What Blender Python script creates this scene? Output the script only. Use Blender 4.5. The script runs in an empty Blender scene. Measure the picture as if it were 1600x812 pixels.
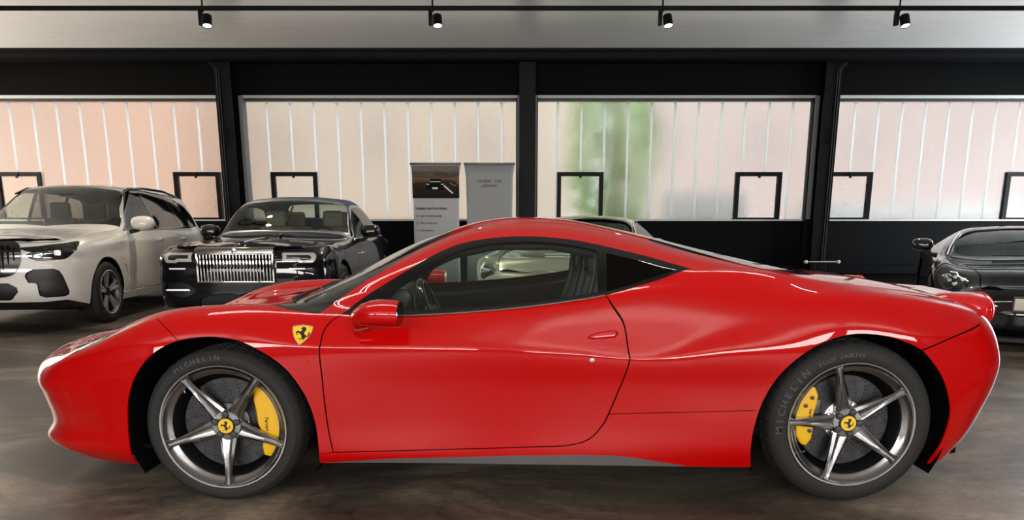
import bpy, bmesh, math, random
import numpy as np
from mathutils import Vector, Matrix
from mathutils.geometry import delaunay_2d_cdt, tessellate_polygon

random.seed(7)
scene = bpy.context.scene
COL = scene.collection

# ---------------------------------------------------------------- camera
PITCH = 12.1
cam_data = bpy.data.cameras.new("camera")
cam_data.sensor_fit = 'HORIZONTAL'
cam_data.sensor_width = 36.0
cam_data.lens = 36.0 * 1150.0 / 1600.0
cam_data.shift_y = 194.0 / 1600.0
cam_data.clip_end = 200
cam = bpy.data.objects.new("camera", cam_data)
COL.objects.link(cam)
cam.location = (0.0, 0.0, 1.168)
cam.rotation_euler = (math.radians(90 - PITCH), 0, 0)
scene.camera = cam

# ---------------------------------------------------------------- sky, added lamps, exposure
scene.view_settings.view_transform = 'Standard'
scene.view_settings.look = 'None'
scene.view_settings.gamma = 1.0
scene.view_settings.use_curve_mapping = False
scene.view_settings.exposure = 0.0
scene.cycles.use_denoising = True
scene.cycles.max_bounces = 10
scene.cycles.transparent_max_bounces = 24
scene.cycles.caustics_reflective = False
scene.cycles.sample_clamp_indirect = 8.0

world = bpy.data.worlds.new("sky")
scene.world = world
world.use_nodes = True
wn = world.node_tree
bg = wn.nodes["Background"]
bg.inputs[0].default_value = (0.86, 0.93, 1.0, 1)
bg.inputs[1].default_value = 2.4

def area_light(name, loc, rot, sx, sy, power, col):
    ld = bpy.data.lights.new(name, 'AREA')
    ld.shape = 'RECTANGLE'
    ld.size = sx
    ld.size_y = sy
    ld.energy = power
    ld.color = col
    o = bpy.data.objects.new(name, ld)
    o.location = loc
    o.rotation_euler = rot
    COL.objects.link(o)
    return o
# added area lamps as fill, in assumed unglazed wall openings behind the camera
R90 = math.radians(90)
for bx_ in (-8.1, -2.7, 2.7, 8.1):
    area_light("front_fill_light", (bx_, -6.93, 2.55), (R90, 0, 0), 4.6, 1.2, 325, (1.0, 0.96, 0.90))
# added fill from unseen side openings, brightens the ceiling, floor and parked cars
area_light("side_fill_light", (10.93, 11.7, 1.75), (R90, 0, R90), 4.2, 3.2, 430, (0.86, 0.94, 1.0))
area_light("side_fill_light", (-10.93, 11.7, 1.75), (R90, 0, -R90), 4.2, 3.2, 330, (1.0, 0.90, 0.76))
# assumed unseen twin-tube ceiling lamp above the red car (its housing is built with the ceiling)
for ly in (4.15, 4.47):
    area_light("assumed_lamp_light", (-0.2, ly, 4.045), (0, 0, 0), 5.6, 0.045, 50, (1.0, 0.96, 0.90))
# ---------------------------------------------------------------- naming helpers
def tag(o, label=None, cat=None, group=None, kind=None):
    if label: o['label'] = label
    if cat: o['category'] = cat
    if group: o['group'] = group
    if kind: o['kind'] = kind
    return o

def empty(name, loc=(0, 0, 0), rz=0.0, parent=None):
    o = bpy.data.objects.new(name, None)
    o.empty_display_size = 0.1
    COL.objects.link(o)
    o.location = loc
    o.rotation_euler = (0, 0, rz)
    o.parent = parent
    return o

def mesh_obj(name, verts, faces, mat, parent=None, smooth=False, normals=None, sharp=None):
    me = bpy.data.meshes.new(name)
    me.from_pydata([tuple(map(float, v)) for v in verts], [], [tuple(map(int, f)) for f in faces])
    if mat is not None:
        me.materials.append(M[mat] if isinstance(mat, str) else mat)
    if smooth:
        me.shade_smooth()
    if sharp is not None:
        me.set_sharp_from_angle(angle=math.radians(sharp))
    if normals is not None:
        me.normals_split_custom_set_from_vertices([tuple(map(float, n)) for n in normals])
    me.update()
    o = bpy.data.objects.new(name, me)
    COL.objects.link(o)
    o.parent = parent
    return o

class MB:
    """collects simple shapes into one mesh"""
    def __init__(self):
        self.v = []
        self.f = []
    def add(self, verts, faces):
        b = len(self.v)
        self.v += [tuple(p) for p in verts]
        self.f += [tuple(i + b for i in f) for f in faces]
        return self
    def box(self, c, d, rot=None):
        x, y, z = d[0] / 2, d[1] / 2, d[2] / 2
        vs = [Vector((sx * x, sy * y, sz * z)) for sz in (-1, 1) for sy in (-1, 1) for sx in (-1, 1)]
        if rot is not None:
            vs = [rot @ v for v in vs]
        vs = [v + Vector(c) for v in vs]
        return self.add(vs, [(0, 2, 3, 1), (4, 5, 7, 6), (0, 1, 5, 4), (2, 6, 7, 3), (0, 4, 6, 2), (1, 3, 7, 5)])
    def bb(self, x0, x1, y0, y1, z0, z1):
        return self.box(((x0 + x1) / 2, (y0 + y1) / 2, (z0 + z1) / 2), (abs(x1 - x0), abs(y1 - y0), abs(z1 - z0)))
    def tube(self, pts, r, n=10, cap=True, closed=False):
        pts = [Vector(p) for p in pts]
        rs = r if isinstance(r, (list, tuple)) else [r] * len(pts)
        b = len(self.v)
        up = None
        m = len(pts)
        for i, p in enumerate(pts):
            if closed:
                t = pts[(i + 1) % m] - pts[i - 1]
            else:
                t = pts[min(i + 1, m - 1)] - pts[max(i - 1, 0)]
            t.normalize()
            if up is None:
                a = Vector((0, 0, 1)) if abs(t.z) < 0.9 else Vector((1, 0, 0))
                up = (a - t * a.dot(t)).normalized()
            else:
                up = (up - t * up.dot(t)).normalized()
            sd = t.cross(up)
            for k in range(n):
                an = 2 * math.pi * k / n
                self.v.append(tuple(p + (up * math.cos(an) + sd * math.sin(an)) * rs[i]))
        for i in range(m if closed else m - 1):
            i2 = (i + 1) % m
            for k in range(n):
                k2 = (k + 1) % n
                self.f.append((b + i * n + k, b + i * n + k2, b + i2 * n + k2, b + i2 * n + k))
        if cap and not closed:
            self.f.append(tuple(b + k for k in reversed(range(n))))
            self.f.append(tuple(b + (m - 1) * n + k for k in range(n)))
        return self
    def lathe(self, prof, n=48, axis='y', c=(0, 0, 0), closed=False, a0=0.0):
        """profile of (radius, offset along the axis)"""
        b = len(self.v)
        m = len(prof)
        for i in range(n):
            a = a0 + 2 * math.pi * i / n
            ca, sa = math.cos(a), math.sin(a)
            for (r, h) in prof:
                if axis == 'y': p = (r * ca, h, r * sa)
                elif axis == 'z': p = (r * ca, r * sa, h)
                else: p = (h, r * ca, r * sa)
                self.v.append((p[0] + c[0], p[1] + c[1], p[2] + c[2]))
        for i in range(n):
            i2 = (i + 1) % n
            for k in range(m if closed else m - 1):
                k2 = (k + 1) % m
                self.f.append((b + i * m + k, b + i * m + k2, b + i2 * m + k2, b + i2 * m + k))
        return self
    def prism(self, poly, h0, h1, axis='y'):
        """closed outline (a, b) extruded between h0 and h1"""
        def P(a, q, h):
            return (a, h, q) if axis == 'y' else ((a, q, h) if axis == 'z' else (h, a, q))
        n = len(poly)
        b = len(self.v)
        self.v += [P(a, q, h0) for a, q in poly] + [P(a, q, h1) for a, q in poly]
        tri = tessellate_polygon([[Vector((a, q, 0)) for a, q in poly]])
        for t in tri:
            self.f.append(tuple(b + i for i in t))
            self.f.append(tuple(b + n + i for i in reversed(t)))
        for i in range(n):
            j = (i + 1) % n
            self.f.append((b + i, b + j, b + n + j, b + n + i))
        return self
    def obj(self, name, mat, parent=None, smooth=False, sharp=None, bevel=0.0, bseg=2, fix=True):
        me = bpy.data.meshes.new(name)
        me.from_pydata(self.v, [], self.f)
        if fix or bevel:
            bm = bmesh.new()
            bm.from_mesh(me)
            if bevel:
                bmesh.ops.remove_doubles(bm, verts=bm.verts, dist=1e-6)
            bmesh.ops.recalc_face_normals(bm, faces=bm.faces)
            if bevel:
                es = [e for e in bm.edges if len(e.link_faces) == 2 and e.calc_face_angle(0) > 0.5]
                bmesh.ops.bevel(bm, geom=es, offset=bevel, segments=bseg, affect='EDGES', profile=0.5)
            bm.to_mesh(me)
            bm.free()
        me.materials.append(M[mat] if isinstance(mat, str) else mat)
        if smooth or bevel:
            me.shade_smooth()
            me.set_sharp_from_angle(angle=math.radians(sharp if sharp else 40))
        o = bpy.data.objects.new(name, me)
        COL.objects.link(o)
        o.parent = parent
        return o

def text_obj(name, body, size, mat, parent, mtx, extrude=0.001, align='CENTER', spacing=1.0, sx=1.0, bold=0.0):
    cu = bpy.data.curves.new(name, 'FONT')
    cu.body = body
    cu.size = size
    cu.align_x = align
    cu.align_y = 'CENTER'
    cu.extrude = extrude
    cu.offset = bold
    cu.space_character = spacing
    cu.resolution_u = 3
    t = bpy.data.objects.new(name, cu)
    COL.objects.link(t)
    dg = bpy.context.evaluated_depsgraph_get()
    me = bpy.data.meshes.new_from_object(t.evaluated_get(dg))
    bpy.data.objects.remove(t)
    bpy.data.curves.remove(cu)
    me.name = name
    me.transform(Matrix.Diagonal((sx, 1, 1, 1)))
    me.transform(mtx)
    me.materials.clear()
    me.materials.append(M[mat])
    o = bpy.data.objects.new(name, me)
    COL.objects.link(o)
    o.parent = parent
    return o

def superloft(rows, n=28, p=2.4):
    """rows of (x, cy, cz, ry, rz) -> closed smooth blob"""
    v, f = [], []
    for (x, cy, cz, ry, rz) in rows:
        for i in range(n):
            a = 2 * math.pi * i / n
            c, s = math.cos(a), math.sin(a)
            v.append((x, cy + ry * math.copysign(abs(c) ** (2 / p), c), cz + rz * math.copysign(abs(s) ** (2 / p), s)))
    for i in range(len(rows) - 1):
        for j in range(n):
            j2 = (j + 1) % n
            f.append((i * n + j, i * n + j2, (i + 1) * n + j2, (i + 1) * n + j))
    f.append(tuple(reversed(range(n))))
    f.append(tuple((len(rows) - 1) * n + j for j in range(n)))
    return v, f

# ---------------------------------------------------------------- materials
M = {}
def new_mat(name):
    m = bpy.data.materials.new(name)
    m.use_nodes = True
    M[name] = m
    nt = m.node_tree
    return m, nt, nt.nodes["Principled BSDF"]

def P(name, col, rough=0.5, metal=0.0, coat=0.0, coat_rough=0.03, spec=0.5, emit=None, estr=0.0, noise=0.0, nscale=20.0, bump=0.0, bscale=80.0, trans=0.0, ior=1.5):
    m, nt, b = new_mat(name)
    b.inputs['Base Color'].default_value = (*col, 1)
    b.inputs['Roughness'].default_value = rough
    b.inputs['Metallic'].default_value = metal
    b.inputs['Coat Weight'].default_value = coat
    b.inputs['Coat Roughness'].default_value = coat_rough
    b.inputs['Specular IOR Level'].default_value = spec
    b.inputs['Transmission Weight'].default_value = trans
    b.inputs['IOR'].default_value = ior
    if emit:
        b.inputs['Emission Color'].default_value = (*emit, 1)
        b.inputs['Emission Strength'].default_value = estr
    if noise or bump:
        tc = nt.nodes.new('ShaderNodeTexCoord')
    if noise:
        n = nt.nodes.new('ShaderNodeTexNoise')
        n.inputs['Scale'].default_value = nscale
        n.inputs['Detail'].default_value = 5
        nt.links.new(tc.outputs['Object'], n.inputs['Vector'])
        r = nt.nodes.new('ShaderNodeValToRGB')
        r.color_ramp.elements[0].position = 0.3
        r.color_ramp.elements[1].position = 0.7
        r.color_ramp.elements[0].color = (*[c * (1 - noise) for c in col], 1)
        r.color_ramp.elements[1].color = (*[min(1, c * (1 + noise)) for c in col], 1)
        nt.links.new(n.outputs['Fac'], r.inputs['Fac'])
        nt.links.new(r.outputs['Color'], b.inputs['Base Color'])
    if bump:
        n2 = nt.nodes.new('ShaderNodeTexNoise')
        n2.inputs['Scale'].default_value = bscale
        n2.inputs['Detail'].default_value = 3
        nt.links.new(tc.outputs['Object'], n2.inputs['Vector'])
        bp = nt.nodes.new('ShaderNodeBump')
        bp.inputs['Strength'].default_value = bump
        bp.inputs['Distance'].default_value = 0.005
        nt.links.new(n2.outputs['Fac'], bp.inputs['Height'])
        nt.links.new(bp.outputs['Normal'], b.inputs['Normal'])
    return m

def thin_glass(name, tint, rough=0.0, refl=1.0):
    """a thin pane: tinted see-through plus mirror reflection by Fresnel"""
    m, nt, b = new_mat(name)
    nt.nodes.remove(b)
    out = nt.nodes["Material Output"]
    tr = nt.nodes.new('ShaderNodeBsdfTransparent')
    tr.inputs[0].default_value = (*tint, 1)
    gl = nt.nodes.new('ShaderNodeBsdfGlossy')
    gl.inputs['Color'].default_value = (refl, refl, refl, 1)
    gl.inputs['Roughness'].default_value = rough
    fr = nt.nodes.new('ShaderNodeFresnel')
    ge = nt.nodes.new('ShaderNodeNewGeometry')
    mr = nt.nodes.new('ShaderNodeMapRange')   # the same index from either face of the pane
    mr.inputs['To Min'].default_value = 1.5
    mr.inputs['To Max'].default_value = 1.0 / 1.5
    nt.links.new(ge.outputs['Backfacing'], mr.inputs['Value'])
    nt.links.new(mr.outputs['Result'], fr.inputs['IOR'])
    mx = nt.nodes.new('ShaderNodeMixShader')
    nt.links.new(fr.outputs[0], mx.inputs[0])
    nt.links.new(tr.outputs[0], mx.inputs[1])
    nt.links.new(gl.outputs[0], mx.inputs[2])
    nt.links.new(mx.outputs[0], out.inputs[0])
    return m

P('red_paint', (0.47, 0.0004, 0.0006), 0.4, 0, 1.0, 0.015, spec=0.05)
M['red_paint'].node_tree.nodes['Principled BSDF'].inputs['Coat IOR'].default_value = 1.42
P('red_lens', (0.55, 0.004, 0.006), 0.08, 0, 1.0, 0.02)
P('black_gloss', (0.006, 0.006, 0.007), 0.12, 0, 0.6)
P('black_matte', (0.008, 0.008, 0.009), 0.7, bump=0.15)
P('black_plastic', (0.012, 0.012, 0.013), 0.45)
P('void_black', (0.003, 0.003, 0.003), 0.95, spec=0.1)
P('sill_grey', (0.10, 0.09, 0.094), 0.4, 0, 0.3)
P('seal_black', (0.003, 0.003, 0.003), 0.6, spec=0.1)
P('leather_black', (0.008, 0.008, 0.0085), 0.45, spec=0.3, bump=0.2, bscale=200)
P('piping_grey', (0.09, 0.09, 0.09), 0.5)
P('leather_tan', (0.20, 0.165, 0.125), 0.5, bump=0.2, bscale=200)
P('leather_cream', (0.34, 0.30, 0.24), 0.5, bump=0.15, bscale=200)
P('alloy', (0.33, 0.33, 0.34), 0.2, 1.0)
P('alloy_dark', (0.16, 0.16, 0.165), 0.3, 1.0)
P('gun_metal', (0.07, 0.07, 0.075), 0.35, 0.9)
P('chrome', (0.85, 0.85, 0.86), 0.06, 1.0)
P('satin_silver', (0.62, 0.62, 0.64), 0.28, 1.0)
P('mirror_dark', (0.12, 0.12, 0.125), 0.04, 1.0)
P('rubber', (0.017, 0.0168, 0.0165), 0.72, spec=0.35, bump=0.25, bscale=150)
P('rubber_mark', (0.034, 0.034, 0.035), 0.5)
P('alloy_bright', (0.66, 0.66, 0.67), 0.3, 0.75)
P('disc_metal', (0.05, 0.05, 0.053), 0.42, 0.85, noise=0.25, nscale=30)
P('caliper_yellow', (0.80, 0.44, 0.004), 0.35, 0, 0.6)
P('badge_yellow', (0.83, 0.52, 0.02), 0.3, 0, 0.7)
P('trim_brass', (0.16, 0.12, 0.085), 0.55, 0.4)
P('ink_black', (0.004, 0.004, 0.004), 0.5)
thin_glass('glass_clear', (0.90, 0.965, 0.945), refl=.7)
thin_glass('glass_dark', (0.16, 0.165, 0.165), refl=.45)
thin_glass('glass_rear', (0.30, 0.31, 0.31))
thin_glass('glass_screen', (0.84, 0.89, 0.87))
thin_glass('lamp_lens', (0.92, 0.93, 0.94))
# ---------------------------------------------------------------- smooth body surfaces
#CORE-BEGIN
def local_basis(kn, t):
    kn = np.asarray(kn, float)
    t = np.asarray(t, float)
    K = len(kn)
    h = np.diff(kn)
    D = np.zeros((K - 1, K))
    for i in range(K - 1):
        D[i, i] = -1 / h[i]
        D[i, i + 1] = 1 / h[i]
    T = np.zeros((K, K))
    T[0] = D[0]
    T[-1] = D[-1]
    for i in range(1, K - 1):
        T[i] = (h[i] * D[i - 1] + h[i - 1] * D[i]) / (h[i] + h[i - 1])
    j = np.clip(np.searchsorted(kn, t, side='right') - 1, 0, K - 2)
    hj = h[j]
    w = (t - kn[j]) / hj
    h00 = 2 * w**3 - 3 * w**2 + 1
    h10 = (w**3 - 2 * w**2 + w) * hj
    h01 = -2 * w**3 + 3 * w**2
    h11 = (w**3 - w**2) * hj
    A = h10[:, None] * T[j] + h11[:, None] * T[j + 1]
    n = np.arange(len(t))
    A[n, j] += h00
    A[n, j + 1] += h01
    return A

class Surf:
    """half body: net[station][line] = (x, y >= 0, z); both ends of u and the end of s lie on the symmetry plane"""
    def __init__(self, un, sn, net, mirror_u=(True, True), mirror_s=True):
        net = np.array(net, float)
        un = list(map(float, un))
        sn = list(map(float, sn))
        R = np.array([1, -1, 1.0])
        self.u0, self.u1, self.s0, self.s1 = un[0], un[-1], sn[0], sn[-1]
        if mirror_u[0]:
            net = np.concatenate([net[1:2] * R, net], 0)
            un = [2 * un[0] - un[1]] + un
        if mirror_u[1]:
            net = np.concatenate([net, net[-2:-1] * R], 0)
            un = un + [2 * un[-1] - un[-2]]
        if mirror_s:
            net = np.concatenate([net, net[:, -2:-1] * R], 1)
            sn = sn + [2 * sn[-1] - sn[-2]]
        self.un, self.sn, self.net = np.array(un), np.array(sn), net
        self.gu = np.linspace(self.u0, self.u1, 260)
        self.gs = np.linspace(self.s0, self.s1, 110)
        A = local_basis(self.un, self.gu)
        B = local_basis(self.sn, self.gs)
        self.G = np.einsum('aj,bk,jkc->abc', A, B, self.net)
    def ev(self, us):
        us = np.asarray(us, float).reshape(-1, 2)
        out = np.empty((len(us), 3))
        for i in range(0, len(us), 4000):
            q = us[i:i + 4000]
            A = local_basis(self.un, np.clip(q[:, 0], self.u0, self.u1))
            B = local_basis(self.sn, np.clip(q[:, 1], self.s0, self.s1))
            out[i:i + 4000] = np.einsum('nj,nk,jkc->nc', A, B, self.net, optimize=True)
        return out
    def normal(self, us, e=0.004):
        us = np.asarray(us, float).reshape(-1, 2)
        def cl(q):
            return np.stack([np.clip(q[:, 0], self.u0, self.u1), np.clip(q[:, 1], self.s0, self.s1)], 1)
        pu = self.ev(cl(us + [e, 0])) - self.ev(cl(us - [e, 0]))
        ps = self.ev(cl(us + [0, e])) - self.ev(cl(us - [0, e]))
        n = np.cross(pu, ps)
        ln = np.linalg.norm(n, axis=1, keepdims=True)
        n = n / np.maximum(ln, 1e-12)
        return n
    def inv(self, fn, targets, ur=None, sr=None):
        """(u, s) where fn(xyz) -> two numbers meets each target"""
        gu, gs = self.gu, self.gs
        mu = np.ones(len(gu), bool) if ur is None else (gu >= ur[0]) & (gu <= ur[1])
        ms = np.ones(len(gs), bool) if sr is None else (gs >= sr[0]) & (gs <= sr[1])
        iu, js = np.where(mu)[0], np.where(ms)[0]
        sub = self.G[np.ix_(iu, js)].reshape(-1, 3)
        fv = fn(sub)
        res = []
        for tg in targets:
            d = ((fv - np.asarray(tg)) ** 2).sum(1)
            k = int(d.argmin())
            q = np.array([gu[iu[k // len(js)]], gs[js[k % len(js)]]])
            best, bd = q.copy(), d[k]
            for _ in range(12):
                e = 1e-3
                p = fn(self.ev([q, q + [e, 0], q + [0, e], q - [e, 0], q - [0, e]]))
                r = np.asarray(tg) - p[0]
                err = (r ** 2).sum()
                if err < bd:
                    best, bd = q.copy(), err
                J = np.stack([(p[1] - p[3]) / (2 * e), (p[2] - p[4]) / (2 * e)], 1)
                try:
                    dq = np.linalg.lstsq(J, r, rcond=1e-3)[0]
                except np.linalg.LinAlgError:
                    break
                q = q + np.clip(dq, -0.06, 0.06)
                q[0] = min(max(q[0], self.u0), self.u1)
                q[1] = min(max(q[1], self.s0), self.s1)
            res.append(best)
        return np.array(res)
    def side(self, pts, ur=None, sr=None):
        return self.inv(lambda p: p[:, [0, 2]], pts, ur, sr)
    def front(self, pts, ur=None, sr=None):
        return self.inv(lambda p: p[:, [1, 2]], pts, ur, sr)
    def top(self, pts, ur=None, sr=None):
        return self.inv(lambda p: p[:, [0, 1]], pts, ur, sr)

def spl(pts, step=0.02, closed=False):
    """smooth polyline through points"""
    p = np.array(pts, float)
    if closed:
        p = np.concatenate([p[-2:], p, p[:3]], 0)
    d = np.maximum(np.linalg.norm(np.diff(p, axis=0), axis=1), 1e-6)
    t = np.concatenate([[0], np.cumsum(d)])
    if closed:
        a, b = t[2], t[-3]
    else:
        a, b = t[0], t[-1]
    n = max(2, int((b - a) / step) + 1)
    tt = np.linspace(a, b, n)
    q = local_basis(t, tt) @ p
    return q[:-1] if closed else q

def lin(pts, step=0.02, closed=False):
    p = [np.array(a, float) for a in pts]
    if closed:
        p.append(p[0])
    out = []
    for a, b in zip(p[:-1], p[1:]):
        n = max(1, int(np.linalg.norm(b - a) / step))
        out += [a + (b - a) * i / n for i in range(n)]
    if not closed:
        out.append(p[-1])
    return np.array(out)

def offset_strip(line, w, closed=False):
    """thin polygon around a polyline"""
    p = np.array(line, float)
    if closed:
        t = np.roll(p, -1, 0) - np.roll(p, 1, 0)
    else:
        t = np.gradient(p, axis=0)
    n = np.stack([-t[:, 1], t[:, 0]], 1)
    n /= np.maximum(np.linalg.norm(n, axis=1, keepdims=True), 1e-9)
    a, b = p + n * w / 2, p - n * w / 2
    return a, b

def in_poly(poly, q):
    poly = np.asarray(poly)
    x, y = q[:, 0], q[:, 1]
    c = np.zeros(len(q), bool)
    j = len(poly) - 1
    for i in range(len(poly)):
        xi, yi = poly[i]
        xj, yj = poly[j]
        k = ((yi > y) != (yj > y)) & (x < (xj - xi) * (y - yi) / (yj - yi + 1e-15) + xi)
        c ^= k
        j = i
    return c
#CORE-END

class Panels:
    """cuts a Surf along outlines in (u, s) and hands out the pieces as sheet-metal panels"""
    def __init__(self, surf, nu, ns, default, su=None):
        self.S, self.default = surf, default
        self.gu = su if su is not None else np.linspace(surf.u0, surf.u1, nu)
        self.gs = np.linspace(surf.s0, surf.s1, ns)
        self.reg = []
    def region(self, name, poly):
        self.reg.append((name, np.asarray(poly, float)))
    def gap(self, line, w=0.007, closed=False, name='gap'):
        a, b = offset_strip(line, w, closed)
        if closed:
            n = len(a)
            for i in range(n):
                j = (i + 1) % n
            self.reg.append((name, ('ring', a, b)))
        else:
            self.reg.append((name, np.concatenate([a, b[::-1]], 0)))
    def build(self):
        S = self.S
        pts, edges = [], []
        def loop(p):
            b = len(pts)
            pts.extend([tuple(q) for q in p])
            n = len(p)
            edges.extend([(b + i, b + (i + 1) % n) for i in range(n)])
        for name, poly in self.reg:
            if isinstance(poly, tuple):
                loop(poly[1]); loop(poly[2])
            else:
                loop(poly)
        tr = np.array(pts) if pts else np.zeros((0, 2))
        if len(tr):
            tr[:, 0] = np.clip(tr[:, 0], S.u0, S.u1)
            tr[:, 1] = np.clip(tr[:, 1], S.s0, S.s1)
            pts = [tuple(q) for q in tr]
        gu, gs = self.gu, self.gs
        U, V = np.meshgrid(gu, gs, indexing='ij')
        g = np.stack([U.ravel(), V.ravel()], 1)
        edge = (g[:, 0] <= S.u0 + 1e-9) | (g[:, 0] >= S.u1 - 1e-9) | (g[:, 1] <= S.s0 + 1e-9) | (g[:, 1] >= S.s1 - 1e-9)
        keep = np.ones(len(g), bool)
        if len(tr):
            du = np.interp(g[:, 0], gu, np.gradient(gu)) * 0.45
            dv = (gs[1] - gs[0]) * 0.45
            for i in range(0, len(g), 2000):
                q = g[i:i + 2000]
                d = (np.abs(q[:, None, 0] - tr[None, :, 0]) < du[i:i + 2000, None]) & (np.abs(q[:, None, 1] - tr[None, :, 1]) < dv)
                keep[i:i + 2000] = ~d.any(1)
        g = g[keep | edge]
        allp = [Vector(p) for p in pts] + [Vector((float(a), float(b))) for a, b in g]
        r = delaunay_2d_cdt(allp, edges, [], 0, 1e-6, False)
        uv = np.array([(p.x, p.y) for p in r[0]])
        tris = np.array([f for f in r[2] if len(f) == 3])
        ce = uv[tris].mean(1)
        cls = np.full(len(tris), -1)
        for i, (name, poly) in enumerate(self.reg):
            if isinstance(poly, tuple):
                m = in_poly(poly[1], ce) ^ in_poly(poly[2], ce)
            else:
                m = in_poly(poly, ce)
            cls[(cls < 0) & m] = i
        names = [n for n, _ in self.reg]
        lab = np.array([names[c] if c >= 0 else '' for c in cls], dtype=object)
        d = np.array([self.default(a, b) if l == '' else l for (a, b), l in zip(ce, lab)], dtype=object)
        self.uv, self.tris, self.lab = uv, tris, d
        self.P = S.ev(uv)
        self.P[np.abs(self.P[:, 1]) < 1e-5, 1] = 0
        # normals, kept finite at the plane of symmetry
        uvc = uv.copy()
        uvc[:, 0] = np.clip(uvc[:, 0], S.u0 + 0.004, S.u1 - 0.004)
        uvc[:, 1] = np.clip(uvc[:, 1], S.s0, S.s1 - 0.004)
        self.N = S.normal(uvc)
        p0, p1, p2 = self.P[tris[:, 0]], self.P[tris[:, 1]], self.P[tris[:, 2]]
        fn = np.cross(p1 - p0, p2 - p0)
        if (fn * (self.N[tris[:, 0]])).sum() < 0:
            self.tris = tris[:, ::-1]
        # outward = away from the body axis
        if (self.N * (self.P - np.array([self.P[:, 0].mean(), 0, 0.5]))).sum() < 0:
            self.N = -self.N
            self.tris = self.tris[:, ::-1]
        return self
    def names(self):
        return sorted(set(self.lab))
    def sheet(self, name, part, mat, parent, sides=(1,), t=0.006, off=0.0, both=False):
        """sides: +1 / -1 pick the side of the car; both=True welds the two halves into one panel"""
        sel = self.tris[self.lab == name]
        if len(sel) == 0:
            print('EMPTY PANEL', name)
            return []
        used = np.unique(sel)
        mp = -np.ones(len(self.uv), int)
        mp[used] = np.arange(len(used))
        f0 = mp[sel]
        V0 = self.P[used] + self.N[used] * off
        V0[np.abs(self.P[used][:, 1]) < 1e-5, 1] = 0
        N0 = self.N[used]
        out = []
        todo = [tuple(sides)] if both else [(s,) for s in sides]
        for ss in todo:
            vs, ns, fs = [], [], []
            for s in ss:
                b = sum(len(a) for a in vs)
                sg = np.array([1, s, 1.0])
                vs.append(V0 * sg)
                ns.append(N0 * sg)
                fs.append((f0 if s > 0 else f0[:, ::-1]) + b)
            v, n, f = np.concatenate(vs), np.concatenate(ns), np.concatenate(fs)
            if len(ss) == 2:
                # weld on the plane of symmetry
                k = len(V0)
                idx = np.arange(len(v))
                on = np.where(np.abs(V0[:, 1]) < 1e-6)[0]
                idx[on + k] = on
                n[on, 1] = 0
                f = idx[f]
                f = f[(f[:, 0] != f[:, 1]) & (f[:, 1] != f[:, 2]) & (f[:, 0] != f[:, 2])]
            # boundary edges -> rim
            e = {}
            for a, b_, c in f:
                for p, q in ((a, b_), (b_, c), (c, a)):
                    e[(p, q)] = e.get((p, q), 0) + 1
            bd = [(p, q) for (p, q) in e if (q, p) not in e]
            nv = len(v)
            inner = v - n * t
            V = [v]
            Nn = [n]
            F = [tuple(x) for x in f]
            V.append(inner)
            Nn.append(-n)
            F += [tuple(nv + x for x in reversed(y)) for y in f]
            rb = 2 * nv
            rv, rn = [], []
            for p, q in bd:
                b = rb + len(rv)
                ed = v[q] - v[p]
                nn = np.cross(ed, n[p])
                nn = nn / max(np.linalg.norm(nn), 1e-9)
                rv += [v[p], v[q], inner[q], inner[p]]
                rn += [nn] * 4
                F.append((b, b + 3, b + 2, b + 1))
            if rv:
                V.append(np.array(rv))
                Nn.append(np.array(rn))
            out.append(mesh_obj(part, np.concatenate(V), F, mat, parent, smooth=True, normals=np.concatenate(Nn)))
        return out
# ---------------------------------------------------------------- the hall
P('wall_black', (0.003, 0.003, 0.0033), 0.6, spec=0.05, bump=0.08, bscale=30)
P('steel_black', (0.006, 0.006, 0.007), 0.4, spec=0.08, bump=0.05, bscale=40)
P('lintel_white', (0.55, 0.55, 0.53), 0.5)
P('reveal_grey', (0.16, 0.165, 0.175), 0.5)
P('wall_dark', (0.02, 0.02, 0.021), 0.6, bump=0.1)

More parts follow.
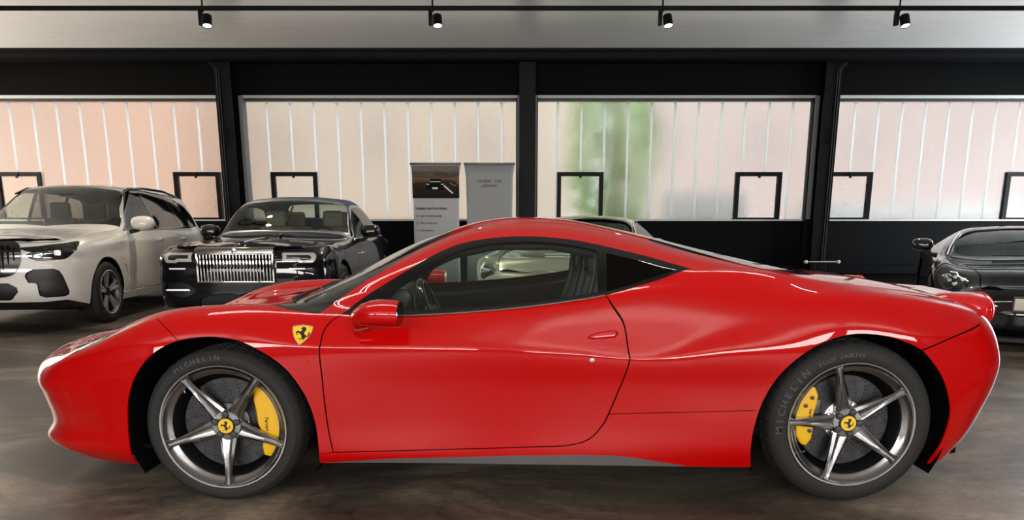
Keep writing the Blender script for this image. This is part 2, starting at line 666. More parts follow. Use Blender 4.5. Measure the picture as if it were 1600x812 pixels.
def floor_mat():
    m, nt, b = new_mat('floor_concrete')
    tc0 = nt.nodes.new('ShaderNodeTexCoord')
    tc = nt.nodes.new('ShaderNodeMapping')
    tc.inputs['Scale'].default_value = (0.8, 1.35, 1)
    nt.links.new(tc0.outputs['Object'], tc.inputs['Vector'])
    def noise(scale, detail, rough=0.6, dist=0.0):
        n = nt.nodes.new('ShaderNodeTexNoise')
        n.inputs['Scale'].default_value = scale
        n.inputs['Detail'].default_value = detail
        n.inputs['Roughness'].default_value = rough
        n.inputs['Distortion'].default_value = dist
        nt.links.new(tc.outputs['Vector'], n.inputs['Vector'])
        return n
    big = noise(0.8, 7, 0.62, 0.8)
    r = nt.nodes.new('ShaderNodeValToRGB')
    cr = r.color_ramp
    cr.elements[0].position = 0.30
    cr.elements[0].color = (0.022, 0.020, 0.018, 1)
    cr.elements[1].position = 0.72
    cr.elements[1].color = (0.42, 0.335, 0.25, 1)
    e = cr.elements.new(0.5)
    e.color = (0.11, 0.094, 0.077, 1)
    nt.links.new(big.outputs['Fac'], r.inputs['Fac'])
    fine = noise(13, 9, 0.72, 1.6)
    mx = nt.nodes.new('ShaderNodeMixRGB')
    mx.blend_type = 'MULTIPLY'
    mx.inputs[0].default_value = 0.55
    r2 = nt.nodes.new('ShaderNodeValToRGB')
    r2.color_ramp.elements[0].position = 0.32
    r2.color_ramp.elements[0].color = (0.25, 0.24, 0.23, 1)
    r2.color_ramp.elements[1].position = 0.62
    r2.color_ramp.elements[1].color = (1.3, 1.25, 1.18, 1)
    nt.links.new(fine.outputs['Fac'], r2.inputs['Fac'])
    nt.links.new(r.outputs['Color'], mx.inputs[1])
    nt.links.new(r2.outputs['Color'], mx.inputs[2])
    nt.links.new(mx.outputs['Color'], b.inputs['Base Color'])
    mr = nt.nodes.new('ShaderNodeMapRange')
    mr.inputs['To Min'].default_value = 0.28
    mr.inputs['To Max'].default_value = 0.50
    nt.links.new(fine.outputs['Fac'], mr.inputs['Value'])
    nt.links.new(mr.outputs['Result'], b.inputs['Roughness'])
    b.inputs['Specular IOR Level'].default_value = 0.55
    mus = noise(1.6, 7, 0.55, 2.2)
    bp = nt.nodes.new('ShaderNodeBump')
    bp.inputs['Strength'].default_value = 0.14
    bp.inputs['Distance'].default_value = 0.02
    nt.links.new(mus.outputs['Fac'], bp.inputs['Height'])
    nt.links.new(bp.outputs['Normal'], b.inputs['Normal'])
floor_mat()

def ceiling_mat():
    m, nt, b = new_mat('ceiling_panel')
    tc = nt.nodes.new('ShaderNodeTexCoord')
    mp = nt.nodes.new('ShaderNodeMapping')
    mp.inputs['Scale'].default_value = (0.6, 9, 1)
    n = nt.nodes.new('ShaderNodeTexNoise')
    n.inputs['Scale'].default_value = 2.2
    n.inputs['Detail'].default_value = 7
    nt.links.new(tc.outputs['Object'], mp.inputs['Vector'])
    nt.links.new(mp.outputs['Vector'], n.inputs['Vector'])
    r = nt.nodes.new('ShaderNodeValToRGB')
    r.color_ramp.elements[0].position = 0.3
    r.color_ramp.elements[0].color = (0.76, 0.75, 0.73, 1)
    r.color_ramp.elements[1].position = 0.7
    r.color_ramp.elements[1].color = (0.86, 0.85, 0.83, 1)
    nt.links.new(n.outputs['Fac'], r.inputs['Fac'])
    nt.links.new(r.outputs['Color'], b.inputs['Base Color'])
    b.inputs['Roughness'].default_value = 0.24
    b.inputs['Specular IOR Level'].default_value = 1.0
    bp = nt.nodes.new('ShaderNodeBump')
    bp.inputs['Strength'].default_value = 0.15
    bp.inputs['Distance'].default_value = 0.01
    nt.links.new(n.outputs['Fac'], bp.inputs['Height'])
    nt.links.new(bp.outputs['Normal'], b.inputs['Normal'])
ceiling_mat()

WALL = 14.3
CEIL = 4.16
XL, XR = -11.0, 11.0
YF = -7.0
fl = MB().bb(XL, XR, YF, WALL + 0.2, -0.2, 0.0).obj('floor', 'floor_concrete')
tag(fl, kind='structure')
ce = MB().bb(XL, XR, YF, WALL + 0.2, CEIL, CEIL + 0.2).obj('ceiling', 'ceiling_panel')
tag(ce, kind='structure')
SILL, HEAD = 1.30, 3.45
wb = MB()
wb.bb(XL, XR, WALL, WALL + 0.2, 0, SILL)
wb.bb(XL, XR, WALL, WALL + 0.2, HEAD + 0.06, CEIL)
wback = wb.obj('wall_back', 'wall_black')
tag(wback, kind='structure')
wl_ = MB()  # unseen wall, its opening near the back added for the fill lamp
wl_.bb(XL - 0.2, XL, YF, 9.55, 0, CEIL)
wl_.bb(XL - 0.2, XL, 13.85, WALL + 0.2, 0, CEIL)
wl_.bb(XL - 0.2, XL, 9.55, 13.85, 3.4, CEIL)
tag(wl_.obj('wall_left', 'wall_dark'), kind='structure')
wr_ = MB()  # same added opening on this side, also for a fill lamp
wr_.bb(XR, XR + 0.2, YF, 9.55, 0, CEIL)
wr_.bb(XR, XR + 0.2, 13.85, WALL + 0.2, 0, CEIL)
wr_.bb(XR, XR + 0.2, 9.55, 13.85, 3.4, CEIL)
tag(wr_.obj('wall_right', 'wall_dark'), kind='structure')
wf = MB()  # unseen wall with assumed openings, left unglazed for the added front lamps
wf.bb(XL, XR, YF - 0.2, YF, 0, 1.93)
wf.bb(XL, XR, YF - 0.2, YF, 3.17, CEIL)
for xa, xb in ((XL, -10.45), (-5.75, -5.05), (-0.35, 0.35), (5.05, 5.75), (10.45, XR)):
    wf.bb(xa, xb, YF - 0.2, YF, 1.93, 3.17)
tag(wf.obj('wall_front', 'wall_dark'), kind='structure')
P('lamp_housing', (0.02, 0.02, 0.02), 0.4)
ll_ = empty('assumed_ceiling_lamp', (-0.2, 4.31, 4.05))  # unseen lamp, assumed from the streaks on the red roof
MB().bb(-2.85, 2.85, -.22, .22, .035, .11).obj('housing', 'lamp_housing', ll_)
for dy in (-.16, .16):
    MB().bb(-2.82, 2.82, dy - .03, dy + .03, .001, .035).obj('tube_holder', 'lintel_white', ll_)
tag(ll_, 'long twin-tube ceiling lamp assumed to hang above the red sports coupe', 'ceiling lamp')
# ---------------------------------------------------------------- steel frame
def steel_column(name, x):
    mb = MB()
    mb.bb(x - .145, x + .145, 13.88, 13.90, 0, CEIL - .12)
    mb.bb(x - .008, x + .008, 13.90, 14.20, 0, CEIL - .12)
    mb.bb(x - .145, x + .145, 14.18, 14.20, 0, CEIL - .12)
    mb.bb(x - .20, x + .20, 14.20, 14.34, 0, CEIL)
    o = mb.obj(name, 'steel_black')
    tag(o, kind='structure')
    return o
COLX = (-10.55, -5.13, .275, 5.70)
for i, x in enumerate(COLX):
    c_ = steel_column('wall_column', x)
    if abs(x) > 1 and x > -10:
        for dx in (.05, .09):
            MB().tube([(x + dx * (1 if x > 0 else -1), 13.86, .5), (x + dx * (1 if x > 0 else -1), 13.86, 3.86), (x + (dx + .10) * (1 if x > 0 else -1), 13.80, 3.98)], .012, 8).obj('conduit', 'steel_black', c_, smooth=True)
        g = MB().tube([(x + .0 + .03 * math.cos(t), 13.85, 2.75 + .13 * math.sin(t)) for t in np.linspace(0, 2 * math.pi, 16, endpoint=False)], .008, 6, closed=True)
        g.obj('wall_hook', 'steel_black', c_, smooth=True)
bm_ = MB()
bm_.bb(XL, XR, 13.55, 14.3, CEIL - .045, CEIL)
bm_.bb(XL, XR, 13.60, 13.66, CEIL - .14, CEIL - .04)
bm_.bb(XL, XR, 13.66, 13.90, CEIL - .16, CEIL - .14)
bo = bm_.obj('ceiling_beam', 'steel_black')
tag(bo, kind='structure')
tag(MB().bb(XL, XR, 14.12, 14.30, 3.50, CEIL).obj('trim_1', 'wall_black'), kind='structure')

# ---------------------------------------------------------------- windows of upright channel glass
def pane_mat(name, tint, rough):
    m, nt, b = new_mat(name)
    b.inputs['Base Color'].default_value = (*tint, 1)
    b.inputs['Transmission Weight'].default_value = 1.0
    b.inputs['IOR'].default_value = 1.28
    b.inputs['Roughness'].default_value = rough
    tc = nt.nodes.new('ShaderNodeTexCoord')
    n = nt.nodes.new('ShaderNodeTexNoise')
    n.inputs['Scale'].default_value = 5
    n.inputs['Detail'].default_value = 6
    nt.links.new(tc.outputs['Object'], n.inputs['Vector'])
    mr = nt.nodes.new('ShaderNodeMapRange')
    mr.inputs['To Min'].default_value = rough - .12
    mr.inputs['To Max'].default_value = rough + .12
    nt.links.new(n.outputs['Fac'], mr.inputs['Value'])
    nt.links.new(mr.outputs['Result'], b.inputs['Roughness'])
    bp = nt.nodes.new('ShaderNodeBump')
    bp.inputs['Strength'].default_value = .4
    bp.inputs['Distance'].default_value = .01
    n2 = nt.nodes.new('ShaderNodeTexNoise')
    n2.inputs['Scale'].default_value = 45
    nt.links.new(tc.outputs['Object'], n2.inputs['Vector'])
    nt.links.new(n2.outputs['Fac'], bp.inputs['Height'])
    nt.links.new(bp.outputs['Normal'], b.inputs['Normal'])
pane_mat('channel_glass', (.97, .95, .92), .42)
pane_mat('vent_glass', (.98, .98, .96), .30)
m_, nt_, b_ = new_mat('joint_seal')
tl_ = nt_.nodes.new('ShaderNodeBsdfTranslucent')
tl_.inputs[0].default_value = (.97, .985, .98, 1)
nt_.links.new(tl_.outputs[0], nt_.nodes["Material Output"].inputs[0])
nt_.nodes.remove(b_)
def bays():
    # (left edge, right edge, list of vents by first pane index)
    return [(-10.35, -5.28, (.68, 4.02)), (-4.93, .125, (.42,)), (.425, 5.55, (.42, 3.76)), (5.85, 10.9, (.03, 3.4))]
WZ0, WZ1 = 1.30, 3.42
PW = .432
for bi, (xa, xb, vents) in enumerate(bays()):
    wnd = empty('window_%d' % (bi + 1), ((xa + xb) / 2, 14.3, WZ0))
    tag(wnd, kind='structure')
    ox, oy, oz = wnd.location
    fr = MB()
    fr.bb(xa - ox, xb - ox, -.02, .08, WZ1 - oz - .01, WZ1 - oz + .035)
    fr.obj('head_rail', 'black_plastic', wnd)
    MB().bb(xa - ox, xb - ox, -.10, .06, WZ1 - oz + .035, WZ1 - oz + .085).obj('head_flashing', 'lintel_white', wnd)
    MB().bb(xa - ox, xb - ox, -.03, .10, -.03, .0).obj('sill_rail', 'lintel_white', wnd)
    for sx in ((xa, 1), (xb, -1)):
        MB().bb(sx[0] - ox - .03, sx[0] - ox + .03, -.18, .06, 0, WZ1 - oz + .06).obj('reveal', 'reveal_grey', wnd)
    vb = []
    for v0 in vents:
        v0 = xa + v0
        vb.append((v0, v0 + 2 * PW))
        vn = empty('vent_sash', (v0 + PW - ox, 0, 0), 0, wnd)
        h, w_ = .86, PW
        fm = MB()
        t = .075
        fm.bb(-w_, w_, -.05, .05, h - t, h)
        fm.bb(-w_, w_, -.05, .05, 0, .03)
        fm.bb(-w_, -w_ + t, -.05, .05, .03, h - t)
        fm.bb(w_ - t, w_, -.05, .05, .03, h - t)
        fm.obj('sash_frame', 'steel_black', vn)
        MB().bb(-w_ + t, w_ - t, -.006, .006, .03, h - t).obj('pane', 'vent_glass', vn)
        MB().bb(-.02, .02, -.075, -.05, h - .11, h - .03).obj('latch', 'steel_black', vn)
    cuts = [xa + .03]
    p = vents[0] + xa
    while p - PW > xa + .08:
        p -= PW
    while p < xb - .06:
        if p > xa + .08:
            cuts.append(p)
        p += PW
    cuts.append(xb - .03)
    for a, b in zip(cuts[:-1], cuts[1:]):
        mid = (a + b) / 2
        z0 = .0
        for (v0, v1) in vb:
            if v0 < mid < v1:
                z0 = .865
        pane = MB()
        g = .018
        pane.bb(a + g - ox, b - g - ox, -.008, .008, z0, WZ1 - oz)
        pane.obj('pane', 'channel_glass', wnd)
        if a > xa + .05:
            zj = 0.0
            for (v0, v1) in vb:
                if v0 + .02 < a < v1 - .02:
                    zj = .865
            MB().bb(a - .024 - ox, a + .024 - ox, -.012, -.0085, zj, WZ1 - oz).obj('joint_strip', 'joint_seal', wnd)

# ---------------------------------------------------------------- the yard outside
P('knob_cream', (.6, .55, .45), .4)
P('render_orange', (.60, .37, .26), .8, noise=.15, nscale=.6)
P('render_beige', (.54, .43, .33), .8, noise=.12, nscale=.5)
P('render_rose', (.58, .46, .42), .8, noise=.12, nscale=.5)
P('yard_paving', (.50, .46, .42), .8, noise=.15, nscale=.8)
P('white_render', (.96, .96, .96), .7)
P('leaf_green', (.34, .62, .12), .7, noise=.4, nscale=3)
P('bark', (.09, .06, .04), .9)
tag(MB().bb(-60, 60, -40, 60, -.40, -.22).obj('ground_outside', 'yard_paving'), kind='structure')
def far_house(x0, x1, y, h, mat, label):
    r = empty('house', ((x0 + x1) / 2, y, -.22))
    w = (x1 - x0) / 2
    MB().bb(-w, w, 0, 4, 0, h).obj('wall', mat, r)
    MB().prism([(-w - .2, h), (w + .2, h), (w * .8, h + 1.6), (-w * .8, h + 1.6)], -.2, 4.2).obj('roof', 'bark', r)
    for k in range(max(1, int(w * 2 / 3.5))):
        xx = -w + 1.6 + k * 3.4
        f = MB().bb(xx - .5, xx + .5, -.05, .02, 3.6, 5.0).obj('window', 'white_render', r)
        MB().bb(xx - .42, xx + .42, -.07, -.05, 3.68, 4.92).obj('pane', 'glass_dark', f)
    tag(r, label, 'house')
far_house(-30, -10.4, 26, 7.5, 'render_orange', 'orange rendered house across the yard behind the frosted glass')
far_house(-9.6, 2.6, 27, 7.5, 'render_beige', 'beige rendered house behind the frosted glass beside the green tree')
far_house(3.6, 28.0, 26.5, 7.5, 'render_rose', 'rose beige house behind the frosted glass with added white walls in front')
def tree(x, y, h, label):
    r = empty('tree', (x, y, -.22))
    MB().tube([(0, 0, 0), (.05, 0, h * .4), (0, .05, h * .7)], [.16, .12, .07], 10).obj('trunk', 'bark', r, smooth=True)
    rnd = random.Random(3)
    cr = MB()
    for k in range(1600):
        a, b_ = rnd.uniform(0, 6.283), rnd.uniform(-1, 1)
        rr = rnd.uniform(.5, 1) ** .5
        q = Vector((rr * .95 * math.cos(a) * math.sqrt(1 - b_ * b_), rr * .95 * math.sin(a) * math.sqrt(1 - b_ * b_), h * .52 + rr * h * .46 * b_))
        rot = Matrix.Rotation(rnd.uniform(0, 6), 3, 'Z') @ Matrix.Rotation(rnd.uniform(-1, 1), 3, 'X')
        s = rnd.uniform(.10, .18)
        cr.add([q + rot @ Vector(v) for v in ((-s, 0, 0), (0, -s * .5, .02), (s, 0, 0), (0, s * .5, .02))], [(0, 1, 2, 3)])
    c_ = cr.obj('foliage', 'leaf_green', r, fix=False)
    c_['kind'] = 'stuff'
    tag(r, label, 'tree')
tree(2.15, 16.6, 6.0, 'slim green tree outside behind the frosted glass')
gw = MB().bb(3.2, 4.9, 15.8, 16.1, -.22, 1.85).obj('bright_patch_wall', 'white_render')  # added white wall, stands in for sunlit patches low in the glass
tag(gw, 'short white wall outside, added for a bright patch in the frosted glass beside the tree', 'wall', kind='thing')
gw = MB().bb(6.0, 16.0, 15.8, 16.1, -.22, 1.62).obj('bright_patch_wall', 'white_render')  # second added wall, its white makes the lower panes look sunlit
tag(gw, 'long white wall outside, added to brighten the frosted glass towards the black car', 'wall', kind='thing')

# ---------------------------------------------------------------- track and spotlights
m_, nt_, b_ = new_mat('lamp_face')
b_.inputs['Base Color'].default_value = (.9, .85, .75, 1)
b_.inputs['Emission Color'].default_value = (1, .88, .68, 1)
b_.inputs['Emission Strength'].default_value = 14
TY, TZ = 10.75, 4.03
tr = MB().bb(XL + .3, XR - .3, TY - .02, TY + .02, TZ - .02, TZ + .035).obj('light_track', 'steel_black')
tag(tr, 'long black light track under the pale ceiling', 'light track')
SPX = (-4.17, -1.07, 2.03, 5.22)
for i, x in enumerate(SPX):
    r = empty('track_spotlight', (x, TY, TZ - .02))
    MB().tube([(0, 0, .057), (0, 0, CEIL - TZ + .02)], .012, 8).obj('hanger', 'steel_black', r, smooth=True)
    MB().bb(-.055, .015, -.02, .02, -.0155, -.0005).obj('adapter', 'steel_black', r)
    MB().bb(-.055, -.005, -.035, .035, -.19, -.015).obj('driver_box', 'steel_black', r, bevel=.006)
    tilt = Matrix.Rotation(math.radians(-18), 4, 'X') @ Matrix.Rotation(math.radians(-4), 4, 'Y')
    hd = MB().lathe([(0, .0), (.058, .0), (.062, -.01), (.062, -.150), (.056, -.150), (.052, -.135), (0, -.135)], 28, axis='z')
    hd.v = [tuple(tilt @ Vector(p) + Vector((.062, -.02, -.07))) for p in hd.v]
    h_ = hd.obj('lamp_head', 'steel_black', r, smooth=True, sharp=35)
    fc = MB().lathe([(.052, -.141), (0, -.141), (0, -.137), (.052, -.137)], 24, axis='z')
    fc.v = [tuple(tilt @ Vector(p) + Vector((.062, -.02, -.07))) for p in fc.v]
    fc.obj('lamp_lens', 'lamp_face', h_)
    sl = bpy.data.lights.new('spot', 'SPOT')
    sl.energy = 230
    sl.color = (1, .86, .66)
    sl.spot_size = math.radians(60)
    sl.spot_blend = .6
    sl.shadow_soft_size = .05
    so = bpy.data.objects.new('spot_beam', sl)
    COL.objects.link(so)
    so.parent = r
    so.location = (.062, -.09, -.24)
    so.rotation_euler = (math.radians(-22), 0, 0)
    tag(r, ('black track spotlight above the white off-roader', 'black track spotlight above the dark convertible', 'black track spotlight above the champagne coupe', 'black track spotlight above the black supercar')[i], 'spotlight', 'spotlights along the ceiling track')

# ---------------------------------------------------------------- roll-up banners
P('banner_grey', (.30, .305, .31), .55)
P('banner_grey_light', (.42, .42, .425), .55)
P('print_dark', (.008, .008, .009), .8, spec=.1)
P('print_white', (.72, .72, .70), .5)
P('print_text', (.02, .02, .022), .7)
m_, nt_, b_ = new_mat('print_sunset')
tc_ = nt_.nodes.new('ShaderNodeTexCoord')
mp_ = nt_.nodes.new('ShaderNodeMapping')
mp_.inputs['Scale'].default_value = (2.2, 1, 13)
nz_ = nt_.nodes.new('ShaderNodeTexNoise')
nz_.inputs['Scale'].default_value = 1.4
nz_.inputs['Detail'].default_value = 5
nt_.links.new(tc_.outputs['Object'], mp_.inputs['Vector'])
nt_.links.new(mp_.outputs['Vector'], nz_.inputs['Vector'])
sp_ = nt_.nodes.new('ShaderNodeSeparateXYZ')
nt_.links.new(tc_.outputs['Object'], sp_.inputs[0])
ad_ = nt_.nodes.new('ShaderNodeMath')
ad_.operation = 'MULTIPLY_ADD'
ad_.inputs[1].default_value = .30
nt_.links.new(nz_.outputs['Fac'], ad_.inputs[0])
mr_ = nt_.nodes.new('ShaderNodeMapRange')
mr_.inputs['From Min'].default_value = 1.62
mr_.inputs['From Max'].default_value = 2.18
mr_.inputs['To Max'].default_value = .72
nt_.links.new(sp_.outputs['Z'], mr_.inputs['Value'])
nt_.links.new(mr_.outputs['Result'], ad_.inputs[2])
rp_ = nt_.nodes.new('ShaderNodeValToRGB')
els = rp_.color_ramp.elements
els[0].position, els[0].color = .12, (.012, .010, .009, 1)
els[1].position, els[1].color = .95, (.16, .155, .15, 1)
for p_, c_ in ((.35, (.03, .022, .018, 1)), (.50, (.05, .03, .022, 1)), (.58, (.20, .12, .075, 1)), (.66, (.09, .065, .055, 1)), (.78, (.19, .165, .145, 1))):
    e_ = els.new(p_)
    e_.color = c_
nt_.links.new(ad_.outputs[0], rp_.inputs['Fac'])
nt_.links.new(rp_.outputs['Color'], b_.inputs['Base Color'])
b_.inputs['Roughness'].default_value = .85
b_.inputs['Specular IOR Level'].default_value = .1

TX = Matrix.Rotation(math.radians(90), 4, 'X')
def banner(x, y, mat, label):
    r = empty('rollup_banner', (x, y, 0))
    n = 14
    v, f = [], []
    for i in range(n + 1):
        t = i / n
        for k, z in enumerate((.09, .7, 1.4, 2.0, 2.2)):
            w_ = (.405, .395, .39, .40, .43)[k]
            v.append(((t - .5) * 2 * w_, -.012 * math.sin(t * math.pi) * (1, .9, .8, .3, 0)[k], z))
    for i in range(n):
        for k in range(4):
            f.append((i * 5 + k, i * 5 + 5 + k, i * 5 + 6 + k, i * 5 + 1 + k))
    o = mesh_obj('banner_sheet', v, f, mat, r, smooth=True)
    md = o.modifiers.new('thickness', 'SOLIDIFY')
    md.thickness = .003
    md.offset = -1
    MB().bb(-.435, .435, -.012, .012, 2.19, 2.225).obj('top_bar', 'gun_metal', r, bevel=.004)
    MB().bb(-.45, .45, -.10, .10, 0, .09).obj('base', 'satin_silver', r, bevel=.015)
    MB().tube([(0, .05, .05), (0, .05, 2.2)], .012, 8).obj('support_pole', 'satin_silver', r, smooth=True)
    tag(r, label, 'banner')
    return r
bA = banner(-1.30, 13.0, 'banner_grey_light', 'roll-up banner with a sunset car picture above a text list')
MB().bb(-.40, .40, -.022, -.019, 1.64, 2.17).obj('picture_print', 'print_sunset', bA)
pr = MB().prism([(-.16, 1.78), (.14, 1.78), (.145, 1.86), (.11, 1.905), (.085, 1.96), (-.085, 1.96), (-.115, 1.905), (-.165, 1.86)], -.0225, -.022).obj('car_print', 'print_dark', bA)
MB().bb(-.10, .085, -.0235, -.0225, 1.905, 1.918).obj('bonnet_print', 'print_white', pr)
MB().bb(-.06, .035, -.0235, -.0225, 1.79, 1.82).obj('plate_print', 'print_white', pr)
for s in (-1, 1):
    MB().bb(-.01 + s * .125 - .025, -.01 + s * .125 + .025, -.0235, -.0225, 1.862, 1.876).obj('lamp_print', 'print_white', pr)
MB().prism([(.13, 1.84), (.28, 1.71), (.30, 1.725), (.15, 1.855)], -.0235, -.0225).obj('road_line_print', 'print_white', bA)
MB().tube([(.24, -.0225, 1.90), (.32, -.0225, 1.84), (.385, -.0225, 1.91)], .005, 6).obj('chevron_print', 'banner_grey', bA)
for (tx, z, sz, body, bold) in ((-.355, 1.47, .058, 'Festleasing guter Ihres Anbieter:', .0012), (-.28, 1.345, .050, 'Lease maximierung pflegt?', 0), (-.28, 1.225, .050, 'Dien nr k lisann pro', 0), (-.28, 1.10, .050, 'Dien marktieren', 0)):
    text_obj('banner_text', body, sz, 'print_text', bA, Matrix.Translation((tx, -.0155, z)) @ TX, .0006, 'LEFT', sx=.72, bold=bold)
    if bold == 0:
        MB().tube([(-.345, -.017, z), (-.332, -.017, z - .016), (-.31, -.017, z + .02)], .003, 5).obj('tick_print', 'print_text', bA)
bB = banner(-.385, 13.0, 'banner_grey', 'plain grey roll-up banner with small company lettering')
for z0 in (1.92, .78):
    for tx_, xx, k in (('GLOBAL', -.085, 0), ('CAR', .15, 0), ('LEASING', 0, 1)):
        text_obj('banner_text', tx_, .058, 'print_text', bB, Matrix.Translation((xx, -.0155, z0 - .075 * k)) @ TX, .0006, spacing=1.15)

# radiator pipe with two knobs at the foot of the wall column
rp = empty('heating_pipe', (5.70, 13.7, 0))
MB().tube([(-.28, 0, .53), (.28, 0, .53)], .014, 8).obj('pipe', 'satin_silver', rp, smooth=True)
for dx in (-.1, .1):
    MB().tube([(dx, .0, .53), (dx, .08, .53), (dx, .12, .0)], .012, 8).obj('riser', 'steel_black', rp, smooth=True)
for dx in (-.30, .30):
    v, f = superloft([(dx - .035, 0, .53, .006, .006), (dx - .025, 0, .53, .027, .027), (dx, 0, .53, .036, .036), (dx + .025, 0, .53, .027, .027), (dx + .035, 0, .53, .006, .006)], 16, 2)
    mesh_obj('knob', v, f, 'knob_cream', rp, smooth=True)
tag(rp, 'short heating pipe with two cream end knobs by the wall column', 'pipe')
pl_ = MB().bb(XL, XR, 14.05, 14.3, .30, .45).obj('baseboard_back', 'wall_black')
tag(pl_, kind='structure')
# ---------------------------------------------------------------- red sports coupe: half-body net (x, y, z), x from the front hub backwards
#RED-BEGIN
RS = [0, .1, .22, .38, .54, .64, .76, .83, 1.0, 1.2, 1.42, 1.75]
def side_st(x, yz, xs=None):
    return [(x if xs is None else x + xs[i], y, z) for i, (y, z) in enumerate(yz)]
RED_ST = [
 (-1.45, [(-1.00,0,.14),(-1.06,0,.19),(-1.04,0,.28),(-1.06,0,.42),(-1.09,0,.52),(-1.07,0,.565),(-1.02,0,.60),(-.98,0,.615),(-.88,0,.64),(-.75,0,.665),(-.60,0,.69),(-.45,0,.71)]),
 (-1.26, [(-.985,.28,.14),(-1.05,.29,.19),(-1.03,.29,.28),(-1.045,.30,.42),(-1.075,.30,.515),(-1.05,.30,.56),(-1.0,.29,.60),(-.96,.28,.615),(-.86,.25,.64),(-.74,.20,.665),(-.58,.12,.69),(-.43,0,.715)]),
 (-1.06, [(-.95,.52,.14),(-1.0,.55,.195),(-.965,.55,.275),(-.98,.565,.40),(-1.0,.57,.49),(-.98,.56,.545),(-.92,.55,.585),(-.88,.53,.605),(-.80,.46,.635),(-.68,.36,.665),(-.54,.2,.695),(-.40,0,.72)]),
 (-.88, [(-.80,.68,.14),(-.86,.71,.195),(-.84,.715,.29),(-.855,.73,.41),(-.87,.735,.49),(-.845,.725,.555),(-.79,.70,.605),(-.76,.67,.625),(-.70,.57,.65),(-.61,.43,.675),(-.49,.24,.705),(-.36,0,.73)]),
 (-.63, [(-.60,.79,.14),(-.64,.825,.20),(-.63,.83,.30),(-.64,.84,.43),(-.64,.845,.54),(-.63,.83,.615),(-.61,.775,.672),(-.59,.73,.69),(-.55,.61,.69),(-.48,.45,.70),(-.40,.24,.725),(-.28,0,.745)]),
 (-.35, side_st(-.35, [(.87,.15),(.905,.21),(.91,.33),(.92,.5),(.918,.635),(.895,.715),(.82,.78),(.76,.797),(.62,.772),(.45,.745),(.22,.745),(0,.755)], [0,0,0,0,0,0,.01,.02,.04,.09,.14,.19])),
 (0.0, side_st(0, [(.89,.16),(.92,.22),(.935,.33),(.945,.5),(.945,.66),(.92,.755),(.84,.825),(.78,.838),(.62,.80),(.45,.785),(.22,.79),(0,.795)], [0,0,0,0,0,0,0,0,.02,.05,.08,.1])),
 (.40, side_st(.40, [(.90,.165),(.92,.21),(.925,.33),(.935,.5),(.94,.66),(.928,.70),(.84,.802),(.79,.822),(.70,.86),(.56,.895),(.30,.92),(0,.925)])),
 (.75, side_st(.75, [(.90,.165),(.91,.215),(.905,.33),(.915,.5),(.932,.655),(.921,.697),(.855,.79),(.815,.81),(.735,.915),(.635,1.01),(.35,1.075),(0,1.09)])),
 (1.10, side_st(1.10, [(.895,.16),(.90,.22),(.895,.33),(.905,.5),(.928,.652),(.917,.694),(.865,.81),(.825,.83),(.74,.96),(.62,1.115),(.35,1.185),(0,1.20)])),
 (1.45, side_st(1.45, [(.895,.155),(.90,.22),(.895,.33),(.905,.5),(.928,.638),(.917,.68),(.864,.848),(.828,.868),(.745,.99),(.62,1.115),(.35,1.19),(0,1.205)])),
 (1.80, side_st(1.80, [(.895,.15),(.905,.22),(.905,.33),(.915,.5),(.932,.618),(.92,.662),(.852,.892),(.815,.928),(.755,.995),(.635,1.065),(.40,1.125),(0,1.145)])),
 (2.15, side_st(2.15, [(.895,.145),(.92,.22),(.93,.33),(.935,.5),(.955,.665),(.92,.75),(.865,.88),(.80,.955),(.73,.99),(.61,1.02),(.38,1.05),(0,1.06)])),
 (2.65, side_st(2.65, [(.90,.145),(.94,.22),(.955,.33),(.965,.5),(.968,.68),(.95,.79),(.87,.89),(.79,.918),(.69,.93),(.55,.942),(.33,.952),(0,.957)])),
 (3.0, side_st(3.0, [(.88,.15),(.915,.23),(.935,.34),(.945,.5),(.945,.64),(.925,.74),(.835,.855),(.76,.875),(.66,.89),(.50,.902),(.30,.91),(0,.913)])),
 (3.25, [(3.16,.80,.16),(3.2,.83,.25),(3.23,.85,.36),(3.26,.865,.50),(3.27,.86,.62),(3.25,.84,.715),(3.22,.775,.81),(3.2,.72,.838),(3.18,.62,.853),(3.16,.47,.865),(3.14,.26,.872),(3.12,0,.875)]),
 (3.46, [(3.25,.66,.19),(3.30,.69,.27),(3.345,.70,.38),(3.385,.71,.52),(3.385,.71,.62),(3.36,.70,.71),(3.33,.665,.785),(3.32,.63,.825),(3.30,.54,.845),(3.29,.42,.855),(3.28,.23,.86),(3.27,0,.862)]),
 (3.66, [(3.32,.36,.2),(3.38,.38,.28),(3.42,.38,.39),(3.455,.38,.53),(3.45,.38,.63),(3.43,.38,.72),(3.41,.37,.795),(3.405,.35,.835),(3.40,.31,.85),(3.39,.25,.855),(3.38,.14,.858),(3.36,0,.86)]),
 (3.86, [(3.34,0,.2),(3.40,0,.28),(3.44,0,.39),(3.475,0,.53),(3.47,0,.63),(3.455,0,.72),(3.44,0,.795),(3.435,0,.835),(3.43,0,.85),(3.42,0,.855),(3.415,0,.858),(3.41,0,.86)]),
]
RED = Surf([a for a, _ in RED_ST], RS, [b for _, b in RED_ST])
